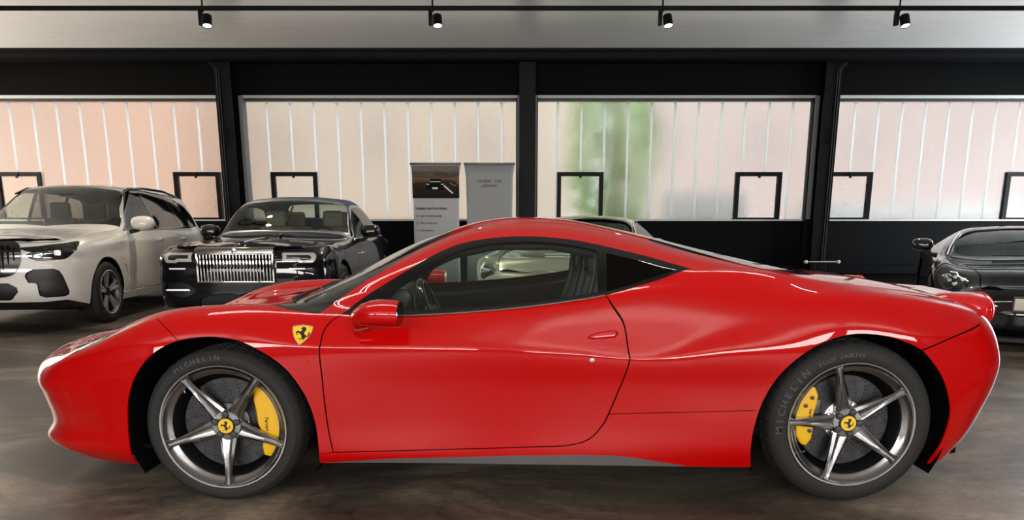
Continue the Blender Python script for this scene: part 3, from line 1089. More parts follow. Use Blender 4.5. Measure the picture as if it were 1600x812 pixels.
#RED-END
# outlines of the red coupe in its own side view (x, z)
OUT = {
 'window': [(0.494, 0.836, 0.802), (0.548, 0.762, 0.845), (0.645, 0.717, 0.909), (0.766, 0.685, 0.982), (0.881, 0.648, 1.048), (0.957, 0.627, 1.081), (1.055, 0.622, 1.107), (1.164, 0.621, 1.121), (1.283, 0.616, 1.126), (1.402, 0.617, 1.120), (1.521, 0.628, 1.105), (1.608, 0.643, 1.088), (1.695, 0.660, 1.068), (1.809, 0.686, 1.041), (1.919, 0.724, 1.010), (1.993, 0.753, 0.990)],
 'window_low': [(1.993, 0.753, 0.990), (1.879, 0.793, 0.957), (1.734, 0.822, 0.915), (1.612, 0.847, 0.884), (1.533, 0.852, 0.870), (1.393, 0.855, 0.850), (1.280, 0.856, 0.836), (1.167, 0.855, 0.824), (0.983, 0.850, 0.809), (0.763, 0.845, 0.797), (0.628, 0.838, 0.798), (0.494, 0.836, 0.802)],
 'glass': [(0.673, 0.802, 0.817), (0.708, 0.750, 0.887), (0.830, 0.710, 0.967), (0.968, 0.669, 1.051), (1.080, 0.655, 1.084), (1.221, 0.651, 1.099), (1.390, 0.651, 1.098), (1.516, 0.665, 1.081), (1.591, 0.680, 1.065)],
 'glass_low': [(1.591, 0.680, 1.065), (1.584, 0.819, 0.896), (1.536, 0.821, 0.887), (1.394, 0.822, 0.867), (1.281, 0.822, 0.853), (1.167, 0.821, 0.841), (0.981, 0.816, 0.827), (0.758, 0.808, 0.816), (0.673, 0.802, 0.817)],
 'quarter': [(1.632, 0.690, 1.055), (1.690, 0.702, 1.041), (1.802, 0.727, 1.016), (1.895, 0.750, 0.996), (1.934, 0.762, 0.987)],
 'quarter_low': [(1.934, 0.762, 0.987), (1.881, 0.780, 0.972), (1.735, 0.808, 0.929), (1.622, 0.822, 0.899), (1.632, 0.690, 1.055)],
 'door': [(0.494, 0.842, 0.798), (0.461, 0.864, 0.779), (0.435, 0.896, 0.742), (0.427, 0.932, 0.692), (0.423, 0.940, 0.637), (0.427, 0.937, 0.549), (0.431, 0.929, 0.424), (0.440, 0.923, 0.310), (0.454, 0.920, 0.220)],
 'door_low': [(0.454, 0.920, 0.220), (0.711, 0.911, 0.223), (1.097, 0.900, 0.230), (1.414, 0.899, 0.240)],
 'door_rear': [(1.414, 0.899, 0.240), (1.474, 0.900, 0.246), (1.551, 0.899, 0.271), (1.607, 0.898, 0.330), (1.651, 0.904, 0.430), (1.693, 0.919, 0.550), (1.706, 0.918, 0.664), (1.690, 0.892, 0.764), (1.639, 0.868, 0.847), (1.612, 0.847, 0.884)],
 'sill_front': [(0.399, 0.920, 0.210), (0.454, 0.920, 0.220)],
 'side_gap': [(1.626, 0.900, 0.383), (1.875, 0.912, 0.393), (2.249, 0.939, 0.409)],
 'bumper_gap': [(2.908, 0.958, 0.669), (3.062, 0.916, 0.721), (3.215, 0.832, 0.762)],
 'skirt': [(0.416, 0.900, 0.165), (0.612, 0.907, 0.182), (0.999, 0.900, 0.192), (1.387, 0.899, 0.199), (1.581, 0.900, 0.200), (1.719, 0.901, 0.193), (1.858, 0.899, 0.170), (1.970, 0.896, 0.152)],
 'front_arch': [(-0.431, 0.852, 0.149), (-0.434, 0.890, 0.218), (-0.433, 0.892, 0.312), (-0.401, 0.909, 0.477), (-0.352, 0.922, 0.568), (-0.273, 0.929, 0.651), (-0.183, 0.929, 0.699), (-0.085, 0.930, 0.719), (0.012, 0.934, 0.720), (0.107, 0.940, 0.701), (0.199, 0.946, 0.654), (0.289, 0.944, 0.578), (0.348, 0.937, 0.483), (0.382, 0.928, 0.371), (0.393, 0.923, 0.239), (0.388, 0.900, 0.165)],
 'rear_arch': [(2.257, 0.896, 0.144), (2.242, 0.929, 0.241), (2.253, 0.939, 0.370), (2.288, 0.944, 0.484), (2.344, 0.960, 0.583), (2.422, 0.969, 0.659), (2.516, 0.966, 0.712), (2.621, 0.963, 0.738), (2.719, 0.961, 0.734), (2.819, 0.961, 0.711), (2.913, 0.957, 0.667), (2.983, 0.952, 0.596), (3.050, 0.935, 0.492), (3.082, 0.920, 0.386), (3.263, 0.621, 0.194), (3.086, 0.850, 0.153)],
 'screen': [(0.225, 0.796, 0.830), (0.274, 0.820, 0.820), (0.404, 0.835, 0.805), (0.444, 0.758, 0.838), (0.565, 0.663, 0.926), (0.697, 0.592, 1.006), (0.828, 0.478, 1.082), (0.926, 0.421, 1.128)],
 'rear_glass': [(1.871, 0.199, 1.127), (1.901, 0.195, 1.120), (1.981, 0.423, 1.083), (2.122, 0.445, 1.049), (2.285, 0.623, 0.996), (2.517, 0.607, 0.958)],
 'lamp_low': [(-0.807, 0.747, 0.571), (-0.740, 0.768, 0.604), (-0.598, 0.811, 0.659), (-0.452, 0.829, 0.728), (-0.292, 0.837, 0.787)],
 'tail_gap': [(3.142, 0.695, 0.857), (3.419, 0.341, 0.780), (3.213, 0.831, 0.764)],
}
P('headlamp_inner', (0.5, 0.5, 0.52), 0.25, 0.9)
P('tail_ring', (0.75, 0.02, 0.02), 0.2, 0, 1.0)

def n3(S, pts, ur=None, sr=None):
    return S.inv(lambda p: p, np.asarray(pts, float), ur, sr)

RC = empty('sports_coupe', (-1.221, 3.95, 0))
tag(RC, 'red low-slung sports coupe with yellow brake calipers and five-spoke wheels', 'car')

def build_red():
    S = RED
    su = np.concatenate([np.linspace(-1.45, -.5, 62)[:-1], np.linspace(-.5, 3.1, 150)[:-1], np.linspace(3.1, 3.86, 50)])
    pn = Panels(S, 0, 92, lambda u, s: 'front_bumper' if u < -.3 else ('front_fender' if u < .46 and s < .9 else ('cowl' if u < .3 else 'rear_fender')), su)
    o3 = {k: n3(S, v) for k, v in OUT.items()}
    ra = list(OUT['rear_arch'])
    ra[14] = (3.075, .90, .28)
    ra[15] = (3.045, .87, .15)
    fa = spl(n3(S, OUT['front_arch'], (-.7, .6), (0, .8)), .02)
    rr = spl(n3(S, ra, (2.0, 3.3), (0, .8)), .02)
    fa = np.concatenate([fa, [(fa[-1][0], 0.0), (fa[0][0], 0.0)]])
    rr = np.concatenate([rr, [(rr[-1][0], 0.0), (rr[0][0], 0.0)]])
    pn.region('void', fa)
    pn.region('void', rr)
    # shut lines
    win_lo = spl(o3['window_low'], .02)
    dl = np.concatenate([spl(o3['door'], .015)[:-1], lin(o3['door_low'], .02)[:-1], spl(o3['door_rear'], .015)])
    pn.gap(dl, .006)
    pn.gap(lin(o3['sill_front'], .02), .004)
    pn.gap(spl(o3['side_gap'], .02), .003)
    pn.gap(spl(o3['bumper_gap'], .02), .006)
    seam = n3(S, [(-.285, .84, .785), (-.2, .905, .735), (-.16, .928, .70)], (-.6, .2), (.4, 1))
    pn.gap(spl(seam, .02), .003)
    hood_edge = np.array([(-.80, 1.75), (-.80, 1.3), (-.74, 1.1), (-.6, 1.02), (-.3, .98), (0, .96), (.12, .985), (.17, 1.2), (.15, 1.75)])
    he = lin(hood_edge, .02)
    pn.gap(he, .006)
    # windows
    gl = np.concatenate([spl(o3['glass'], .02)[:-1], lin(o3['glass_low'], .02)[:-1]])
    qg = np.concatenate([spl(o3['quarter'], .02)[:-1], lin(o3['quarter_low'], .02)[:-1]])
    wo = np.concatenate([spl(o3['window'], .02)[:-1], win_lo[:-1]])
    pn.region('side_glass', gl)
    pn.region('quarter_glass', qg)
    pn.region('seal', wo)
    sc = spl(o3['screen'][2:], .02)
    lo = o3['screen'][:3][::-1]
    screen = np.concatenate([sc, lin([sc[-1], (.955, 1.55), (.965, 1.75)], .02)[1:], lin([(.225, 1.75), (.21, 1.3), (.20, 1.0), tuple(lo[2]), tuple(lo[1]), tuple(lo[0])], .02)[:-1]])
    pn.region('screen', screen)
    cowl = np.concatenate([lin([(.155, 1.75), (.175, 1.2), (.125, .985), (.10, .92), tuple(lo[2])], .02), lin([(.20, 1.0), (.21, 1.3), (.225, 1.75)], .02)])
    pn.region('cowl', cowl)
    rg = np.concatenate([lin([(1.88, 1.75), (1.88, 1.5), (1.86, 1.36)], .02)[:-1], spl([(1.86, 1.36), (1.93, 1.32), (2.1, 1.25), (2.3, 1.17), (2.5, 1.14), (2.58, 1.2), (2.62, 1.4), (2.62, 1.75)], .02)])
    pn.region('rear_glass', rg)
    # headlamp on the front wing
    ll = o3['lamp_low']
    inner = [q + np.array([0.02 * i, d]) for i, (q, d) in enumerate(zip(ll[::-1], (0.0, .05, .10, .10, .03)))]
    lp = np.concatenate([spl(ll, .015)[:-1], spl(np.array(inner), .015)[:-1]])
    pn.region('lamp', lp)
    # panels
    sk = spl(o3['skirt'], .02)
    pn.region('skirt', np.concatenate([sk, [(sk[-1][0], 0), (sk[0][0], 0)]]))
    pn.region('door', np.concatenate([dl, win_lo[(win_lo[:, 0] < dl[-1][0])]]))
    pn.region('hood', np.concatenate([he, [(.15, 1.75), (-.80, 1.75)]])[:-2])
    se = spl(seam, .02)
    pn.region('front_bumper', np.concatenate([lin([(-1.45, 0), (-.42, 0)], .05), fa[(fa[:, 0] < se[-1][0]) & (fa[:, 1] > .01)], se[::-1], lin([tuple(se[0]), (-.36, .93), (-.74, 1.08), (-.80, 1.3), (-.80, 1.75), (-1.45, 1.75)], .03)[1:], lin([(-1.45, 1.75), (-1.45, 0)], .03)[1:-1]]))
    pn.region('front_fender', lin([(-.45, 0), (.42, 0), (.42, .45), (.40, .72), (.45, .80), (.22, .90), (.13, .985), (-.05, .965), (-.36, .99), (-.74, 1.1), (-.5, .6)], .03, True))
    pn.region('roof', lin([(.42, .72), (.42, 1.75), (1.90, 1.75), (1.90, 1.36), (2.02, 1.28), (2.02, .96), (2.0, .8)], .03, True))
    pn.region('rear_deck', lin([(2.1, 1.26), (2.3, 1.175), (2.55, 1.12), (3.0, 1.06), (3.3, 1.02), (3.5, .98), (3.86, .98), (3.86, 1.75), (2.0, 1.75), (2.0, 1.4)], .03, True))
    bg_ = spl(o3['bumper_gap'], .02)
    pn.region('rear_bumper', np.concatenate([bg_, lin([tuple(bg_[-1]), (3.42, .70), (3.5, .86), (3.86, .86), (3.86, 0), (3.04, 0)], .03)[1:], lin([(3.04, 0), (2.9, .3), tuple(bg_[0])], .03)[1:-1]]))
    pn.region('sill', lin([(.38, 0), (2.3, 0), (2.3, .35), (1.63, .37), (1.58, .25), (1.5, .2), (.38, .2)], .03, True))
    pn.build()
    for n in pn.names():
        pass
    return pn
pn = build_red()
B2 = (1, -1)
N_ = (-1, 1)
pn.sheet('front_bumper', 'front_bumper', 'red_paint', RC, B2, both=True)
pn.sheet('hood', 'hood', 'red_paint', RC, B2, both=True)
pn.sheet('roof', 'roof', 'red_paint', RC, B2, both=True)
pn.sheet('rear_deck', 'rear_deck', 'red_paint', RC, B2, both=True)
pn.sheet('rear_bumper', 'rear_bumper', 'red_paint', RC, B2, both=True)
pn.sheet('front_fender', 'front_fender', 'red_paint', RC, N_)
pn.sheet('rear_fender', 'rear_fender', 'red_paint', RC, N_)
pn.sheet('sill', 'side_sill', 'red_paint', RC, N_)
pn.sheet('skirt', 'side_skirt', 'sill_grey', RC, N_)
RDOOR = pn.sheet('door', 'door', 'red_paint', RC, N_)
pn.sheet('gap', 'shut_line', 'void_black', RC, N_, off=-.007)
pn.sheet('seal', 'window_seal', 'seal_black', RC, N_)
pn.sheet('side_glass', 'side_window', 'glass_clear', RC, N_, t=.004)
pn.sheet('quarter_glass', 'quarter_window', 'glass_dark', RC, N_, t=.004)
pn.sheet('screen', 'windscreen', 'glass_screen', RC, B2, t=.005, both=True)
pn.sheet('cowl', 'cowl', 'black_matte', RC, B2, both=True)
pn.sheet('rear_glass', 'rear_window', 'glass_rear', RC, B2, t=.005, both=True)
pn.sheet('lamp', 'headlamp', 'lamp_lens', RC, N_, t=.004)
# ---------------------------------------------------------------- wheels
def ring_text(mb, chars, r, a0, da, size, face, extrude=0.0012, sx=1.0):
    """raised letters on a sidewall; angles in degrees, outward face at y = face (near side looks along +y)"""
    for i, ch in enumerate(chars):
        if ch == ' ':
            continue
        cu = bpy.data.curves.new('t', 'FONT')
        cu.body = ch
        cu.size = size
        cu.align_x = 'CENTER'
        cu.align_y = 'CENTER'
        cu.extrude = extrude
        cu.offset = 0.0012
        cu.resolution_u = 2
        t = bpy.data.objects.new('t', cu)
        COL.objects.link(t)
        me = bpy.data.meshes.new_from_object(t.evaluated_get(bpy.context.evaluated_depsgraph_get()))
        bpy.data.objects.remove(t)
        bpy.data.curves.remove(cu)
        a = math.radians(a0 - i * da)
        R = Matrix.Rotation(-(math.pi / 2 - a), 4, 'Z')
        m = Matrix.Rotation(math.radians(90), 4, 'X') @ Matrix.Translation((r * math.cos(a), r * math.sin(a), 0)) @ R @ Matrix.Diagonal((sx, 1, 1, 1))
        mb.add([Vector((p.x, p.y + face, p.z)) for p in (m @ v.co for v in me.vertices)], [tuple(p.vertices) for p in me.polygons])
        bpy.data.meshes.remove(me)

def make_tyre(parent, r, w, rim, n=160, groove=4, side_bulge=0.006, name='tyre'):
    """outer face at y = 0 (outward is -y)"""
    sh = r - rim
    prof = [(rim - .004, .02), (rim, .002), (rim + sh * .12, -side_bulge * .6), (rim + sh * .3, -side_bulge), (rim + sh * .55, -side_bulge * .6), (rim + sh * .78, .008),
            (rim + sh * .90, .020), (rim + sh * .97, .033)]
    tread = [(r, .045), (r + .001, w * .30), (r - .009, w * .305), (r - .009, w * .345), (r + .001, w * .35), (r + .001, w * .49), (r - .009, w * .495), (r - .009, w * .53),
             (r + .001, w * .535), (r + .001, w * .68), (r - .009, w * .685), (r - .009, w * .72), (r + .001, w * .725), (r, w - .03)]
    back = [(rim + sh * .97, w - .018), (rim + sh * .8, w - .004), (rim + sh * .4, w + .004), (rim, w - .01)]
    full = prof + tread + back
    k0, k1 = len(prof) - 1, len(prof) + len(tread)
    v, f = [], []
    m = len(full)
    for i in range(n):
        a = 2 * math.pi * i / n
        g = (i % groove == 0)
        for k, (rr, y) in enumerate(full):
            if g and k0 <= k <= k1:
                rr = rr - .006
            v.append((rr * math.cos(a), y, rr * math.sin(a)))
    for i in range(n):
        i2 = (i + 1) % n
        for k in range(m - 1):
            f.append((i * m + k, i2 * m + k, i2 * m + k + 1, i * m + k + 1))
    # the tyre stands on the floor with a flat contact patch
    return mesh_obj(name, v, f, 'rubber', parent, smooth=True, sharp=28)

HORSE = [(315,270),(340,250),(365,242),(395,255),(405,280),(400,310),(380,335),(370,360),(385,385),(405,410),(428,405),(443,385),(438,352),(455,338),(464,370),(457,405),(436,427),(405,432),(395,444),(378,470),(380,486),(362,478),(350,462),(275,464),(272,456),(335,452),(332,420),(326,398),(312,376),(293,358),(272,348),(257,366),(268,392),(254,396),(243,356),(232,346),(258,318),(285,316),(312,330),(335,312),(340,286),(322,280)]
HORSE = [((a - 348) / 260.0, -(b - 364) / 260.0) for a, b in HORSE]

def frame_mtx(p, n, up=(0, 0, 1)):
    n = Vector(n).normalized()
    u = Vector(up)
    u = (u - n * u.dot(n)).normalized()
    x = u.cross(n)
    m = Matrix((x, u, n)).transposed().to_4x4()
    m.translation = Vector(p)
    return m

def flat_shape(name, poly, t, mat, parent, mtx, bevel=0.0):
    mb = MB().prism(poly, 0, t, axis='z')
    mb.v = [tuple(mtx @ Vector(p)) for p in mb.v]
    return mb.obj(name, mat, parent, bevel=bevel)

def five_spoke_wheel(loc, r, w, face_y, phase, cal, near, front):
    """near: outward is -y; parts sit under one wheel each"""
    wh = empty('wheel', (loc[0], face_y if near else -face_y, loc[1]), 0 if near else math.pi, RC)
    ty = make_tyre(wh, r, w, .268)
    RIM = .268
    prof = [(RIM + .004, .016), (RIM + .004, .002), (RIM, -.004), (RIM - .006, -.003), (RIM - .010, .004), (RIM - .018, .014), (RIM - .028, .022), (RIM - .036, .026), (RIM - .041, .030), (RIM - .043, .040)]
    MB().lathe([(RIM - .0425, .038), (RIM - .046, .10), (RIM - .042, w - .03), (RIM - .01, w - .012), (RIM + .002, w - .02)], 64).obj('rim_barrel', 'black_plastic', wh, smooth=True, sharp=35, fix=False)
    MB().lathe(prof, 96).obj('rim', 'alloy', wh, smooth=True, sharp=35, fix=False)
    # spokes: twin ridges with a groove between
    for k in range(5):
        a = math.radians(phase + 72 * k)
        sp = MB()
        st = [(.045, .038, .040), (.075, .0335, .034), (.11, .0275, .026), (.15, .0218, .019), (.19, .0172, .012), (.225, .0148, .006), (.245, .0168, .004), (.2585, .026, .003)]
        rows = []
        for (rad, hw, y) in st:
            dp = .024 if rad < .2 else .018
            rows.append([(rad, -hw, y + dp), (rad, -hw, y + .006), (rad, -hw * .62, y - .001), (rad, -hw * .22, y + .0045), (rad, hw * .22, y + .0045), (rad, hw * .62, y - .001), (rad, hw, y + .006), (rad, hw, y + dp)])
        ca, sa = math.cos(a), math.sin(a)
        vs, fs = [], []
        for row in rows:
            for (rad, t, y) in row:
                vs.append((rad * ca - t * sa, y, rad * sa + t * ca))
        n = 8
        for i in range(len(rows) - 1):
            for j in range(n):
                j2 = (j + 1) % n
                fs.append((i * n + j, i * n + j2, (i + 1) * n + j2, (i + 1) * n + j))
        fs.append(tuple(range(n)))
        fs.append(tuple((len(rows) - 1) * n + j for j in range(n)))
        sp.add(vs, fs)
        sp.obj('spoke', 'alloy', wh, smooth=True, sharp=30)
    hub = MB().lathe([(.0, .06), (.068, .06), (.068, .043), (.060, .036), (.040, .034), (.036, .030), (.0, .030)], 40).obj('hub', 'alloy', wh, smooth=True, sharp=30)
    for k in range(5):
        a = math.radians(phase + 36 + 72 * k)
        c = (.049 * math.cos(a), 0, .049 * math.sin(a))
        bo = MB().lathe([(.0155, .05), (.0155, .028), (.013, .025), (.0, .024)], 12, c=c)
        b_ = bo.obj('wheel_bolt', 'gun_metal', wh, smooth=True, sharp=30)
    cap = MB().lathe([(.0335, .034), (.0335, .026), (.031, .024), (.0, .0235)], 36).obj('centre_cap', 'badge_yellow', wh, smooth=True, sharp=30)
    MB().lathe([(.0345, .034), (.0365, .027), (.0335, .0235), (.0325, .026)], 36, closed=True).obj('cap_ring', 'gun_metal', cap, smooth=True)
    flat_shape('cap_emblem', [(x * .046, y * .046) for x, y in HORSE], .0008, 'ink_black', cap, frame_mtx((0, .0236, 0), (0, -1, 0)))
    # brake
    di = MB().lathe([(.09, .115), (.197, .115), (.199, .112), (.199, .092), (.197, .089), (.09, .089)], 72, closed=True).obj('brake_disc', 'disc_metal', wh, smooth=True, sharp=30)
    ho = MB()
    for ring_i in range(22):
        for j in range(6):
            a = 2 * math.pi * (ring_i + j * .17) / 22
            rr = .112 + j * .0155
            ho.lathe([(.0028, .0886), (.0, .0882)], 7, c=(rr * math.cos(a), 0, rr * math.sin(a)))
    hb = ho.obj('disc_holes', 'void_black', di)
    hb['kind'] = 'stuff'
    bell = MB().lathe([(.0, .07), (.07, .07), (.088, .078), (.092, .10)], 48).obj('disc_bell', 'satin_silver' if not front else 'gun_metal', wh, smooth=True, sharp=30)
    for k in range(10):
        a = 2 * math.pi * k / 10
        MB().lathe([(.006, .09), (.006, .074), (.0, .073)], 8, c=(.081 * math.cos(a), 0, .081 * math.sin(a))).obj('disc_bolt', 'chrome', bell)
    sg = 1 if near else -1
    poly = [(x * sg, z) for x, z in cal]
    ca_ = MB().prism(poly, .052, .150).obj('brake_caliper', 'caliper_yellow', wh, bevel=.008, bseg=3)
    cx = sum(p[0] for p in poly) / len(poly)
    cz = sum(p[1] for p in poly) / len(poly)
    # bridge bolts, bleed nipples and lettering on the caliper
    for (dx, dz) in (((-.005, .135), (.04, .06), (.055, -.02)) if front else ((.02, .075), (-.005, .04), (.02, -.07))):
        MB().lathe([(.009, .06), (.009, .047), (.0, .046)], 8, c=(cx + dx * sg, 0, cz + dz)).obj('caliper_bolt', 'gun_metal', ca_)
    text_obj('caliper_lettering', 'Ferrari', .022 if front else .018, 'ink_black', ca_, Matrix.Translation((cx + (-.012 if front else .018) * sg, .0518, cz + (-.02 if front else 0))) @ Matrix.Rotation(math.radians(90), 4, 'X') @ Matrix.Rotation(math.radians(-90), 4, 'Z'), extrude=.0006, bold=.0005)
    pad = [(cx + (-.055 if front else .055) * sg + dx, cz + dz) for dx, dz in ((-.015, -.06), (.015, -.06), (.015, .06), (-.015, .06))]
    MB().prism(pad, .075, .125).obj('brake_pad', 'gun_metal', wh, bevel=.004)
    MB().lathe([(0, .125), (.225, .125), (.225, .13), (0, .13)], 48).obj('dust_shield', 'void_black', wh)
    # valve stem
    MB().tube([(.232 * math.cos(2.4 if front else 3.75), .045, .232 * math.sin(2.4 if front else 3.75)), (.215 * math.cos(2.4 if front else 3.75), .025, .215 * math.sin(2.4 if front else 3.75))], .004, 8).obj('valve', 'satin_silver', wh)
    le = MB()
    sh = r - .268
    if front:
        ring_text(le, 'MICHELIN', .268 + sh * .46, 125, 5.0, .030, -.0055)
    else:
        ring_text(le, 'MICHELIN', .268 + sh * .44, 184, 7.2, .044, -.0055)
        l2 = MB()
        ring_text(l2, 'PILOT', .268 + sh * .38, 121, 2.9, .021, -.0062, sx=1.1)
        l2.obj('model_lettering', 'rubber_mark', ty)
        l2 = MB()
        ring_text(l2, 'SPORT4S', .268 + sh * .38, 103.6, 2.9, .021, -.0062, sx=1.1)
        l2.obj('model_lettering', 'rubber_mark', ty)
    lo = le.obj('tyre_lettering', 'rubber_mark', ty)
    return wh

CAL_F = [(.125,.175),(.150,.190),(.180,.185),(.215,.150),(.232,.10),(.240,.045),(.236,0),(.244,-.03),(.238,-.075),(.215,-.115),(.178,-.147),(.145,-.138),(.140,-.10),(.150,-.05),(.128,0),(.124,.06),(.115,.11)]
CAL_R = [(-.205,.135),(-.165,.162),(-.140,.150),(-.125,.115),(-.130,.07),(-.142,.02),(-.136,-.03),(-.140,-.075),(-.160,-.108),(-.185,-.10),(-.210,-.06),(-.214,0),(-.222,.03),(-.208,.06),(-.218,.105)]
for near in (True, False):
    five_spoke_wheel((0.0, .336), .336, .235, -.945, -90, CAL_F, near, True)
    five_spoke_wheel((2.65, .350), .350, .295, -.955, 34, CAL_R, near, False)

# wheel wells, floor pan
for (hx, hz, rr) in ((-.01, .345, .438), (2.66, .35, .45)):
    for s in (-1, 1):
        v, f = [], []
        n = 28
        for i in range(n + 1):
            a = math.radians(-32 + 244 * i / n)
            for y in (.885, .50):
                v.append((hx + rr * math.cos(a), s * y, hz + rr * math.sin(a)))
        for i in range(n):
            f.append((2 * i, 2 * i + 1, 2 * i + 3, 2 * i + 2))
        f.append(tuple(2 * i + 1 for i in range(n + 1)))
        mesh_obj('wheel_well', v, f, 'void_black', RC)
MB().prism([(-.62, .17), (-.42, .17), (-.42, .2), (.42, .2), (.42, .16), (2.24, .15), (2.24, .2), (3.06, .2), (3.06, .16), (3.2, .18), (3.2, .26), (-.62, .22)], -.80, .80).obj('floor_pan', 'void_black', RC)
for s in (-1, 1):
    MB().bb(.43, 2.2, s * .70, s * .885, .155, .2).obj('sill_underside', 'void_black', RC)
# ---------------------------------------------------------------- inside of the coupe
pn.sheet('roof', 'headliner', 'black_matte', RC, B2, t=.004, off=-.014, both=True)
pn.sheet('front_fender', 'inner_wing', 'void_black', RC, N_, t=.003, off=-.012)
pn.sheet('rear_fender', 'inner_quarter', 'void_black', RC, N_, t=.003, off=-.012)
pn.sheet('rear_deck', 'deck_lining', 'void_black', RC, B2, t=.003, off=-.012, both=True)
for d in RDOOR:
    pass
pn.sheet('door', 'door_backing', 'void_black', RC, N_, t=.003, off=-.008)
pn.sheet('door', 'door_lining', 'leather_black', RC, N_, t=.03, off=-.045)
MB().bb(.1, 1.9, -.72, .72, .2, .26).obj('cabin_floor', 'void_black', RC)
MB().bb(1.86, 1.92, -.74, .74, .2, .98).obj('bulkhead', 'void_black', RC)
MB().bb(.0, .06, -.72, .72, .2, .72).obj('firewall', 'void_black', RC)
MB().bb(.4, 1.9, -.12, .12, .26, .52).obj('centre_console', 'leather_black', RC, bevel=.03)
dash = MB().prism([(.10, .58), (.10, .80), (.30, .845), (.52, .855), (.64, .835), (.70, .79), (.68, .70), (.62, .58)], -.70, .70).obj('dashboard', 'leather_black', RC, bevel=.03, bseg=3)
bn = MB().prism([(.60, .80), (.60, .875), (.66, .898), (.745, .892), (.765, .85), (.74, .79)], -.55, -.21).obj('instrument_binnacle', 'black_plastic', RC, bevel=.018, bseg=3)
sw = empty('steering_wheel', (.845, -.37, .74), 0, RC)
swr = Matrix.Rotation(math.radians(-22), 4, 'Y')
ring = [swr @ Vector((0, .178 * math.cos(t), .178 * math.sin(t))) for t in np.linspace(0, 2 * math.pi, 48, endpoint=False)]
MB().tube(ring, .018, 10, closed=True).obj('rim', 'black_gloss', sw, smooth=True)
hubm = MB().lathe([(0, -.03), (.06, -.03), (.065, .0), (.05, .025), (0, .03)], 24, axis='x')
hubm.v = [tuple(swr @ Vector(p)) for p in hubm.v]
hubo = hubm.obj('hub', 'leather_black', sw, smooth=True)
for a in (180, 0, 270):
    t = math.radians(a)
    MB().tube([swr @ Vector((0, .05 * math.cos(t), .05 * math.sin(t))), swr @ Vector((0, .17 * math.cos(t), .17 * math.sin(t)))], .013, 8).obj('spoke', 'gun_metal', sw, smooth=True)
MB().tube([(.62, -.37, .70), (.82, -.37, .735)], .035, 12).obj('steering_column', 'black_plastic', RC, smooth=True)
for s in (-1, 1):
    MB().tube([(.78, -.37 + s * .10, .73), (.765, -.37 + s * .13, .80), (.765, -.37 + s * .135, .855)], [.012, .01, .004], 8).obj('shift_paddle', 'gun_metal', RC, smooth=True)
def bucket_seat(y):
    st = empty('seat', (1.41, y, .15), 0, RC)
    # side outline of backrest, local to the seat
    bk = [(-.06, .20), (.0, .30), (.06, .42), (.13, .56), (.175, .68), (.20, .80), (.205, .90), (.26, .905), (.30, .80), (.29, .62), (.22, .40), (.14, .20)]
    for s in (-1, 1):
        MB().prism([(x - .02, z) for x, z in bk[:6]] + [(x, z) for x, z in bk[8:]], s * .18, s * .25).obj('bolster', 'leather_black', st, bevel=.025, bseg=3)
        pts = [(x - .022, s * .25, z) for x, z in bk[:7]]
        MB().tube(pts, .0035, 6).obj('piping', 'piping_grey', st, smooth=True)
    MB().prism([(x + .02, z) for x, z in bk], -.19, .19).obj('backrest', 'leather_black', st, bevel=.03, bseg=3)
    MB().prism([(.185, .78), (.19, .90), (.22, .93), (.28, .92), (.29, .78)], -.12, .12).obj('headrest', 'leather_black', st, bevel=.03, bseg=3)
    MB().prism([(-.50, .06), (-.50, .17), (-.40, .20), (-.05, .15), (.08, .2), (.10, .06)], -.25, .25).obj('cushion', 'leather_black', st, bevel=.03, bseg=3)
for y in (-.37, .37):
    bucket_seat(y)
for s in (-1, 1):   # B pillar trim and belt
    MB().prism([(1.60, .87), (1.625, 1.06), (1.70, 1.05), (1.80, .99), (1.84, .93), (1.80, .87)], s * .50, s * .57).obj('pillar_trim', 'black_matte', RC)
    MB().prism([(1.56, .60), (1.60, 1.05), (1.625, 1.05), (1.60, .60)], s * .60, s * .61).obj('seat_belt', 'black_plastic', RC)
    MB().tube([(.52, s * .735, .815), (.66, s * .655, .91), (.80, s * .615, .985), (.96, s * .57, 1.052), (1.15, s * .55, 1.085), (1.4, s * .55, 1.085), (1.6, s * .57, 1.05)], [.022, .03, .032, .028, .024, .024, .024], 10).obj('pillar_lining', 'black_matte', RC, smooth=True)

# ---------------------------------------------------------------- mirrors, handles, badges, lamps
for s, door in ((-1, RDOOR[0]), (1, RDOOR[1])):
    mr = empty('door_mirror', (0, 0, 0), 0, RC)
    rows = [(.565, .985, .803, .012, .010), (.572, .99, .805, .035, .019), (.59, 1.0, .812, .06, .031), (.62, 1.01, .823, .08, .043), (.66, 1.02, .829, .093, .051), (.70, 1.022, .83, .098, .0545),
            (.74, 1.022, .829, .098, .0545), (.765, 1.022, .828, .096, .0525), (.774, 1.022, .828, .092, .049)]
    v, f = superloft(rows)
    mesh_obj('mirror_housing', [(x, s * y, z) for x, y, z in v], f if s > 0 else [tuple(reversed(q)) for q in f], 'red_paint', mr, smooth=True, sharp=50)
    v, f = superloft([(.772, 1.022, .828, .088, .045), (.776, 1.022, .828, .088, .045)])
    mesh_obj('mirror_glass', [(x, s * y, z) for x, y, z in v], f, 'mirror_dark', mr)
    st = MB()
    for i, (x0, x1, y, z0, z1) in enumerate(((.555, .63, .90, .725, .765), (.565, .64, .935, .742, .775), (.575, .65, .965, .762, .79), (.58, .66, .99, .785, .815))):
        st.v += [(x0, s * y, z0), (x1, s * y, z0 + .012), (x1, s * y, z1), (x0, s * y, z1)]
    for i in range(3):
        for j in range(4):
            st.f.append((i * 4 + j, i * 4 + (j + 1) % 4, i * 4 + 4 + (j + 1) % 4, i * 4 + 4 + j))
    st.f += [(0, 1, 2, 3), (12, 13, 14, 15)]
    st.obj('mirror_stalk', 'red_paint', mr, bevel=.006, bseg=3)

